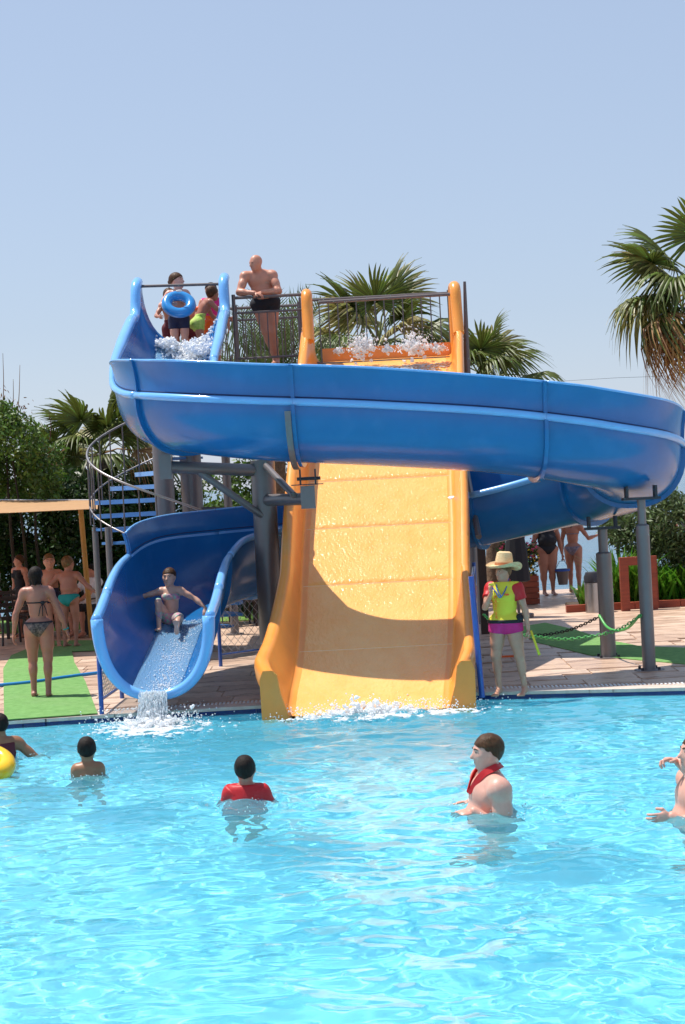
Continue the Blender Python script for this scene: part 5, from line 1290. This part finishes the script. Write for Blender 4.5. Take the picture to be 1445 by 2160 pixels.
rope = mk('green_rope', MB().tube(spline([at(1264, 1298, 20.42), at(1280, 1322, 20.2), at(1300, 1330, 19.8), at(1325, 1324, 19.4), at(1349, 1298, 18.95)], 8), .017, 8), m_gchain, smooth='all'); tag(rope, 'thick light green rope sagging between the two grey posts', 'rope')
# bin, planter frame, kerb, flower box
c = gp(1256, 1290); c = np.array([at(1254, 1290, 27.3)[0], 27.3, 0]); b = thing('litter_bin', 'stainless steel litter bin with black top behind the rear grey post', 'bin', tuple(c))
m_stain = mat('stainless', (.38, .37, .37), rough=.3, metal=.9, var=.1); mk('bin_body', MB().lathe([(.15, .0), (.15, .50), (.14, .51)], c, 24), m_stain, b); mk('bin_top', MB().lathe([(.155, .51), (.155, .60), (.12, .68), (0, .69)], c, 24), m_bolt, b)
def frame_at(x0, x1, yt, yb, D, w):
    root = thing('wooden_arch', 'reddish brown square wooden frame standing in front of the blade plants', 'arch', (at((x0+x1)/2, yb, D)[0], D, 0)); a, b_ = at(x0+10, yb, D), at(x1-10, yb, D); h = at(x0, yt, D)[2]
    for p in (a, b_): mk('upright', MB().box((p[0], D, h/2), (w, .12, h)), m_redwood, root, smooth=False)
    mk('top_beam', MB().box(((a[0]+b_[0])/2, D, h-w/2+.001), (b_[0]-a[0]-w, .11, w)), m_redwood, root, smooth=False)
    mk('brace_beam', MB().box((b_[0]+.10, D+.2, h/2), (.06, .12, h-.02)), m_redwood, root, smooth=False)
frame_at(1310, 1388, 1176, 1287, 27.2, .14)
a, b_ = at(1218, 1288, 27.5), at(1480, 1275, 27.5)
x = a[0]; k0 = None
kr = thing('bed_kerb', 'low reddish kerb of stones along the planting bed at the right', 'kerb', (a[0], 27.5, 0))
while x < b_[0]+.8:
    if k0 is None: k0 = mk('kerb_stone', MB().box((0, 0, .06), (.38, .14, .12)), m_redwood, kr, smooth=False, local=True); o = k0
    else: o = dup(k0, kr)
    o.location = (x-a[0], 0, 0); x += .39
tag(mk('planting_bed', MB().box(((a[0]+b_[0])/2+.4, 28.3, .02), (b_[0]-a[0]+.8, 1.45, .06)), mat('soil', (.08, .05, .03), rough=.95, var=.3), smooth=False), kind='structure')
D = 29.5; a, b_ = at(1060, 1235, D), at(1137, 1235, D)
fb = thing('flower_box', 'red brown planter box full of flowers left of the woman in black', 'planter', ((a[0]+b_[0])/2, D, 0)); n = 5
for k in range(n): mk('board', MB().box(((a[0]+b_[0])/2, D, .06+.105*k), (b_[0]-a[0], .05, .098)), m_redwood, fb, smooth=False)
mk('box_core', MB().box(((a[0]+b_[0])/2, D+.3, .28), (b_[0]-a[0]-.04, .5, .54)), m_redwood, fb, smooth=False)
rr = np.random.default_rng(8); P = np.stack([rr.uniform(a[0], b_[0], 900), rr.uniform(D, D+.55, 900), .55+rr.beta(2, 2, 900)*.62], 1)
mb = MB(); mb.add(*quads(P, .10, rr, .5)); mk('flower_leaves', mb, m_leaf, fb, smooth=False)
for nm, cc, n_, o_ in (('pink_blossom', (.55, .05, .15), 150, .1), ('yellow_blossom', (.75, .50, .03), 150, -.1)):
    P = np.stack([rr.uniform(a[0], b_[0], n_)*1.0, rr.uniform(D-.08, D+.2, n_), .62+rr.beta(2, 2, n_)*.55+o_], 1); mb = MB(); mb.add(*quads(P, .05, rr, .9)); mk('blossoms', mb, mat(nm, cc, rough=.6, island=.3), fb, smooth=False)
# dark post and pillar left of the lifeguard, behind
c = at(1012, 1240, 24.5); tag(mk('timber_post', MB().box((c[0]+.05, 24.5, .85), (.12, .12, 1.7)), mat('dark_timber', (.05, .025, .018), rough=.6, var=.2), smooth=False), 'dark brown timber post between the blue gate and the lifeguard', 'post')
# dark parasol folded behind the lifeguard
c = at(1092, 1240, 27.0); pr_ = thing('closed_parasol', 'closed black parasol standing behind the lifeguard', 'parasol', (c[0], 27, 0)); mk('pole', MB().tube([(c[0], 27, 0), (c[0], 27, 2.1)], .025, 8), m_rail, pr_)
mk('canopy', MB().lathe([(.03, 1.95), (.12, 1.6), (.19, 1.1), (.22, .62), (.17, .60), (0, .9)], (c[0], 27, 0), 11), C_BLACK, pr_, smooth=False); mk('base', MB().lathe([(.25, 0), (.25, .06), (.05, .08)], (c[0], 27, 0), 20), m_rail, pr_)
# blue hose lying across the path at the left
hs = [gp(-80, 1458), gp(0, 1451), gp(70, 1444), gp(130, 1435), gp(205, 1425), gp(250, 1421)]; hs = [h+np.array([0, 0, .035]) for h in hs]
def flat_hose(pts, w):
    P_ = spline(pts, 8); return MB().tube(P_, w, 10)
tag(mk('water_hose', flat_hose(hs, .024), mat('hose_blue', (.02, .22, .55), rough=.35), smooth='all'), 'blue water hose lying across the green path at the left', 'hose')
c = gp(1073, 1388); tag(mk('flip_flop', MB().prism([(c[0]-.13, c[1]-.05), (c[0]+.10, c[1]-.02), (c[0]+.12, c[1]+.05), (c[0]-.12, c[1]+.04)], .012, .035), C_ORG, smooth=False), 'orange flip flop lying on the deck behind the lifeguard legs', 'shoe')
# furniture in the shade at the left
m_darkw = mat('dark_wood', (.030, .016, .013), rough=.5, var=.3, vscale=6)
def chair(label, x, D, yaw):
    r = thing('wooden_chair', label, 'chair', (x, D, 0), 'dark wooden chairs under the shade sail', yaw)
    mk('seat', MB().box((0, 0, .44), (.44, .42, .04)), m_darkw, r, smooth=False, local=True)
    for a_ in (-1, 1):
        for b_ in (-1, 1): mk('leg', MB().tube([(a_*.19, b_*.18, .42), (a_*.22, b_*.22, 0)], .02, 6), m_darkw, r, local=True)
        mk('back_post', MB().tube([(a_*.19, .19, .42), (a_*.20, .26, .92)], .018, 6), m_darkw, r, local=True); mk('armrest', MB().box((a_*.23, 0, .64), (.05, .42, .025)), m_darkw, r, smooth=False, local=True)
    for k in range(4): mk('back_slat', MB().box((0, .205+.018*k, .55+.10*k), (.38, .015, .06)), m_darkw, r, smooth=False, local=True)
    return r
def table(label, x, D, w=.9):
    r = thing('wooden_table', label, 'table', (x, D, 0), 'dark tables under the shade sail'); mk('tabletop', MB().box((0, 0, .73), (w, .75, .04)), m_darkw, r, smooth=False, local=True)
    for a_ in (-1, 1):
        for b_ in (-1, 1): mk('leg', MB().box((a_*(w/2-.06), b_*.30, .355), (.05, .05, .71)), m_darkw, r, smooth=False, local=True)
X = lambda px_, D: at(px_, 1300, D)[0]
chair('dark wooden armchair at the left edge behind the bathers', X(22, 27.0), 27.0, .5); chair('dark wooden armchair facing the camera left of the walking woman', X(62, 27.8), 27.8, 2.9)
chair('dark wooden armchair under the person in the white shirt', X(190, 28.2), 28.0, -.6); table('dark table behind the walking woman', X(88, 28.4), 28.4, 1.2); table('dark table between the boys and the stair posts', X(236, 28.2), 28.4, 1.0)
table('dark table behind the wire fence', X(490, 29.2), 28.9, 1.0); chair('dark chair behind the wire fence beside the main column', X(535, 28.5), 28.3, 2.6); chair('dark chair behind the wire fence near the blue slide mouth', X(470, 28.4), 28.2, .4)
# shade sail and its poles
m_sail = mat('tan_sail', (.62, .38, .19), rough=.8, transl=.35, var=.08, bump=.3, bscale=60); m_ypole = mat('ochre_pole', (.50, .26, .05), rough=.5, var=.12)
sp = thing('shade_sail', 'tan canvas shade sail stretched over the tables at the left', 'shade sail', tuple(at(100, 1070, 25)*np.array([1, 1, 0])))
A = np.array([[at(x, np.interp(x, [-300, 0, 195], [1040, 1056, 1056])+t*np.interp(x, [-300, 0, 195], [38, 27, 18]), 24.6+4.2*(1-t)) for t in np.linspace(0, 1, 7)] for x in np.linspace(-300, 206, 20)])
A[:, :, 2] += -.03*np.sin(np.linspace(0, PI, 7))[None, :]
mk('canvas', MB().shell(A, A+np.array([0, 0, .006])), m_sail, sp); mk('hem_rope', MB().tube(A[:, 0]+np.array([0, 0, .01]), .014, 6), C_WHITE, sp)
for (x, y0, y1, D) in ((170, 1072, 1210, 27.5), (-120, 1040, 1300, 26)):
    a, b_ = at(x, y0, D), at(x+12, y1, D); d = nrm(b_-a); b_ = a+d*(a[2]/-d[2]); mk('sail_pole', MB().tube([a, b_], .045, 10), m_ypole, sp)
# overhead wire in the far distance
w = MB().tube([at(1150, 806, 60), at(1300, 797, 60), at(1500, 790, 60)], .006, 5); tag(mk('overhead_wire', w, m_bolt, smooth='all'), 'thin overhead wire beyond the slides at the right', 'wire')
a = at(1560, 788, 60); tag(mk('utility_pole', MB().tube([(a[0], 60, -1.6), (a[0], 60, a[2]+.3)], .12, 8), m_darkw), 'utility pole beyond the right edge carrying the wire', 'pole')
a = at(1100, 807, 60); 

# ------------------------------------------------------------------ running water, foam and drops
m_foam = mat('foam', (.95, .96, .97), rough=.5, transl=.45)
m_drop = mat('water_drop', (.90, .94, .97), rough=.12, spec=.8, transl=.3)
_ico = MB().ell((0, 0, 0), 1, nu=6, nv=4); ICV = _ico.v[0]; ICF = np.array([list(q)+([q[-1]] if len(q) == 3 else []) for q in _ico.f])
def drops(P, R, S=None):
    P = np.asarray(P); R = np.asarray(R)[:, None, None]; S = np.ones((len(P), 3)) if S is None else np.asarray(S)
    V = (ICV[None]*S[:, None, :]*R+P[:, None]).reshape(-1, 3); F = []
    base = np.arange(len(P))[:, None]*len(ICV)
    mb = MB(); mb.v = [V]; mb.n = len(V)
    mb.f = [tuple(int(i)+int(b0) for i in q) for b0 in base[:, 0] for q in _ico.f]; return mb
def stuff(name, mb, m, label, parent=None): 
    o = mk(name, mb, m, parent, smooth='all', base=False); return tag(o, label, kind='stuff')
def blob_foam(C, R, h=.012, k=.012, rough=.02, seed=0):
    pr = [elp(c, np.eye(3), (r, r, r*.9), k) for c, r in zip(C, R)]; F_ = Field(pr, h, pad=.04); d = F_.eval(pr); d = d+(vnoise(F_.grid()*38, seed)-.5)*rough*1.6+(vnoise(F_.grid()*80, seed+1)-.5)*rough*.8
    return surface_nets(d.astype(np.float32), F_.org, F_.h)
w = np.random.default_rng(77)
# fountains at the top of the orange slide
for k, (x, y, s_) in enumerate(((766, 738, 1.0), (872, 736, 1.05), (818, 742, .36), (925, 740, .45), (715, 745, .30))):
    c = at(x, y, 24.3); n = int(110*s_)+20; C = c+w.normal(0, 1, (n, 3))*np.array([.095, .06, .08])*s_+np.array([0, 0, .03]); R = w.uniform(.008, .026, n)*(.6+.5*s_)
    V, F = blob_foam(C, R, .008, .006, .022, k); f_ = MB().add(V, F.tolist()); n2 = int(620*s_); e = w.normal(0, 1, (n2, 3)); e[:, 2] = np.abs(e[:, 2]); 
    dm = drops(c+e*np.array([.12, .08, .115])*s_, w.uniform(.003, .010, n2)); f_.add(dm.v[0], dm.f)
    stuff('foam', f_, m_foam, 'white water jet bubbling at the top of the orange slide')
# broken water just below the jets
n = 700; C = np.stack([np.concatenate([w.normal(.55, .2, 300), w.normal(1.25, .2, 300), w.uniform(.05, 1.7, 100)]), 24.3-w.beta(1.1, 3, n)*.8, np.zeros(n)], 1); C[:, 2] = np.interp(C[:, 1], Ds[::-1], oz[::-1])+.01; C[:, 0] += 0
stuff('foam', drops(C, w.uniform(.006, .022, n), np.stack([w.uniform(.8, 2.4, n), w.uniform(.8, 2, n), np.full(n, .3)], 1)), m_foam, 'churning water at the top of the orange floor')
# foam at the foot of the orange slide
n = 330; t = w.normal(.45, .20, n); xx = np.interp(t, [0, 1], [-.6, 1.1]); yy = 17.24+w.normal(-.03, .09, n)-.0; zz = WZ+.0+w.gamma(1.5, .022, n)*np.exp(-((t-.45)/.25)**2)*1.4
V, F = blob_foam(np.stack([xx, yy, zz], 1), w.uniform(.008, .030, n), .009, .008, .02, 9); f_ = MB().add(V, F.tolist())
n = 1300; t = w.normal(.5, .28, n); P = np.stack([-.7+1.9*t, 17.25+w.normal(0, .22, n), WZ+.02+np.abs(w.normal(0, .05, n))], 1); dm = drops(P, w.uniform(.003, .010, n)); f_.add(dm.v[0], dm.f)
stuff('foam', f_, m_foam, 'white foam where the orange slide meets the pool'); STIR.append((.3, 17.0, .02, .8)); STIR.append((.9, 17.0, .016, .6)); STIR.append((-.3, 16.8, .014, .6))
# the fall from the blue mouth
mx, my, mz = XY[-1][0]-.02, 17.30, PATH[-1][2]
n = 4200; u = w.normal(0, .40, n); u = np.clip(u, -1, 1); t = w.uniform(0, 1, n)**.8; dr = mz+.02-WZ
P = np.stack([mx+u*(.145+.02*t), my-.05-.16*t**.6+w.normal(0, .022, n), mz+.03-dr*t], 1)
stuff('falling_water', drops(P, w.uniform(.003, .008, n), np.stack([np.ones(n)*.8, np.ones(n)*.8, w.uniform(1.5, 4, n)], 1)), m_drop, 'white sheet of water falling from the blue slide into the pool')
uu = np.linspace(-1, 1, 26); tt = np.linspace(0, 1, 16)
A = np.array([[(mx+u*(.135+.01*t)+.012*(vnoise(np.array([u*5, t*2, 0]), 4)-.5), my-.03-.15*t**.6+.03*(vnoise(np.array([u*9, t*2.2, 1]), 2)-.5), mz+.028-dr*t) for t in tt] for u in uu])
stuff('falling_water', MB().shell(A, A+np.array([0, .012, 0])), mat('white_water_sheet', (.80, .88, .93), rough=.2, transl=.5, alpha=.86, bump=1.0, bscale=34, stretch=(2.5, 1, .35), bdist=.02), 'thin veil of falling water under the blue mouth')
n = 190; C = np.stack([mx+w.normal(0, .16, n), my-.22+w.normal(0, .09, n), WZ+np.abs(w.normal(0, .055, n))], 1); V, F = blob_foam(C, w.uniform(.008, .034, n), .009, .008, .02, 5); f_ = MB().add(V, F.tolist())
n = 900; e = w.normal(0, 1, (n, 3)); P = np.array([mx, my-.22, WZ+.02])+np.stack([e[:, 0]*.30, e[:, 1]*.22, np.abs(e[:, 2])*.07], 1); dm = drops(P, w.uniform(.003, .009, n)); f_.add(dm.v[0], dm.f)
stuff('foam', f_, m_foam, 'white foam where the blue slide water hits the pool'); STIR.append((mx, my-.4, .024, .75)); STIR.append((mx+.2, my-.9, .014, .9))
# water running down the blue flume
m_film = mat('slide_water_film', (.30, .58, .86), rough=.08, alpha=.45, bump=1.0, bscale=26, bdist=.02, stretch=(2, .7, 1), coat=.6)
I = list(range(int(20.5*NS), len(PATH)))
def film(i, hw_):
    x, y, z, hi, ho, g, ww = PATH[i]; th = np.linspace(-hw_, hw_, 12); out = []
    for a in th:
        lat = ww*np.sign(a)*abs(math.sin(a))**.86; h = hi if a < 0 else ho; out.append(latp(i, lat*.99, h-h*math.cos(a)**.86+.014))
    return out
A = np.array([film(i, .42) for i in I]); fo = stuff('water_film', MB().shell(A, A-np.array([0, 0, .006])), m_film, 'thin water running down the blue slide'); 
n = 1100; ii = w.integers(I[0], len(PATH)-1, n); lat = w.normal(-.06, .10, n)*.9; P = []
for i_, l_ in zip(ii, lat):
    a = math.asin(min(.9, (abs(l_)/.58)**(1/.86))); P.append((lambda u_: latp(i_, l_, PATH[i_][4]*(1-math.cos(a)**.86)+.024)*(1-u_)+latp(i_+1, l_, PATH[i_+1][4]*(1-math.cos(a)**.86)+.024)*u_)(w.uniform()))
stuff('foam', drops(P, w.uniform(.002, .0065, n), np.stack([w.uniform(.7, 1.5, n), w.uniform(1.5, 6, n), np.full(n, .4)], 1)), m_foam, 'white streaks of water on the blue flume below the rider')
# white water in the start of the blue slide
I = list(range(int(1.2*NS), int(4.3*NS))); A = np.array([film(i, .62) for i in I]); stuff('water_film', MB().shell(A, A-np.array([0, 0, .006])), m_film, 'thin water in the start of the blue slide')
n = 1500; ii = w.integers(int(.9*NS), int(4.2*NS), n); lat = w.normal(-.12, .16, n); P = []
for i_, l_ in zip(ii, lat):
    a = math.asin(min(.93, (abs(l_)/.61)**(1/.86))); P.append(latp(i_, l_, (PATH[i_][3] if l_ < 0 else PATH[i_][4])*(1-math.cos(a)**.86)+.03+abs(w.normal(0, .03)))+np.array([0, w.uniform(-.05, .05), 0]))
stuff('foam', drops(P, w.uniform(.006, .022, n)), m_foam, 'white churning water in the start of the blue slide')
for (x, y, D, s_) in ((425, 735, 23.6, .17), (352, 725, 24.0, .10)):
    n = 260; c = at(x, y, D); C = c+w.normal(0, 1, (n, 3))*np.array([s_*.7, s_, s_*.35]); V, F = blob_foam(C, w.uniform(.008, .028, n), .009, .006, .02, 21); stuff('foam', (V, F.tolist()), m_foam, 'foaming water jet at the start of the blue slide')
# flat froth spreading on the pool
def froth(cx, cy, rx, ry, n, lab):
    e = w.normal(0, 1, (n, 2)); P = np.stack([cx+e[:, 0]*rx, cy-.0+e[:, 1]*ry, np.full(n, WZ+.012)], 1); P = P[P[:, 1] < [edge_y(x)-.01 for x in P[:, 0]]]; k = vnoise(np.stack([P[:, 0]*9, P[:, 1]*14, 0*P[:, 0]], 1), 61) > .38; P = P[k]; m_ = len(P)
    stuff('froth', drops(P, w.uniform(.006, .024, m_), np.stack([w.uniform(.8, 2.2, m_), w.uniform(.6, 1.3, m_), np.full(m_, .35)], 1)), m_foam, lab)
froth(mx+.03, my-.40, .24, .22, 1900, 'white froth spreading on the water below the blue slide'); froth(.38, 16.98, .42, .13, 1900, 'white froth spreading on the water at the foot of the orange slide')
# splashes round the bathers
Pp = []; 
for (sx, sy, st, rad) in STIR:
    n = int(60*rad/.4); a = w.uniform(0, 6.28, n); r_2 = np.abs(w.normal(.24, .14, n))*rad/.42; Pp.append(np.stack([sx+np.cos(a)*r_2, sy+np.sin(a)*r_2, WZ+.012+np.abs(w.normal(0, .012, n))], 1))
Pp = np.concatenate(Pp); stuff('splash_drops', drops(Pp, w.uniform(.002, .006, len(Pp))), m_drop, 'small splashes of water round the bathers')
add_water()
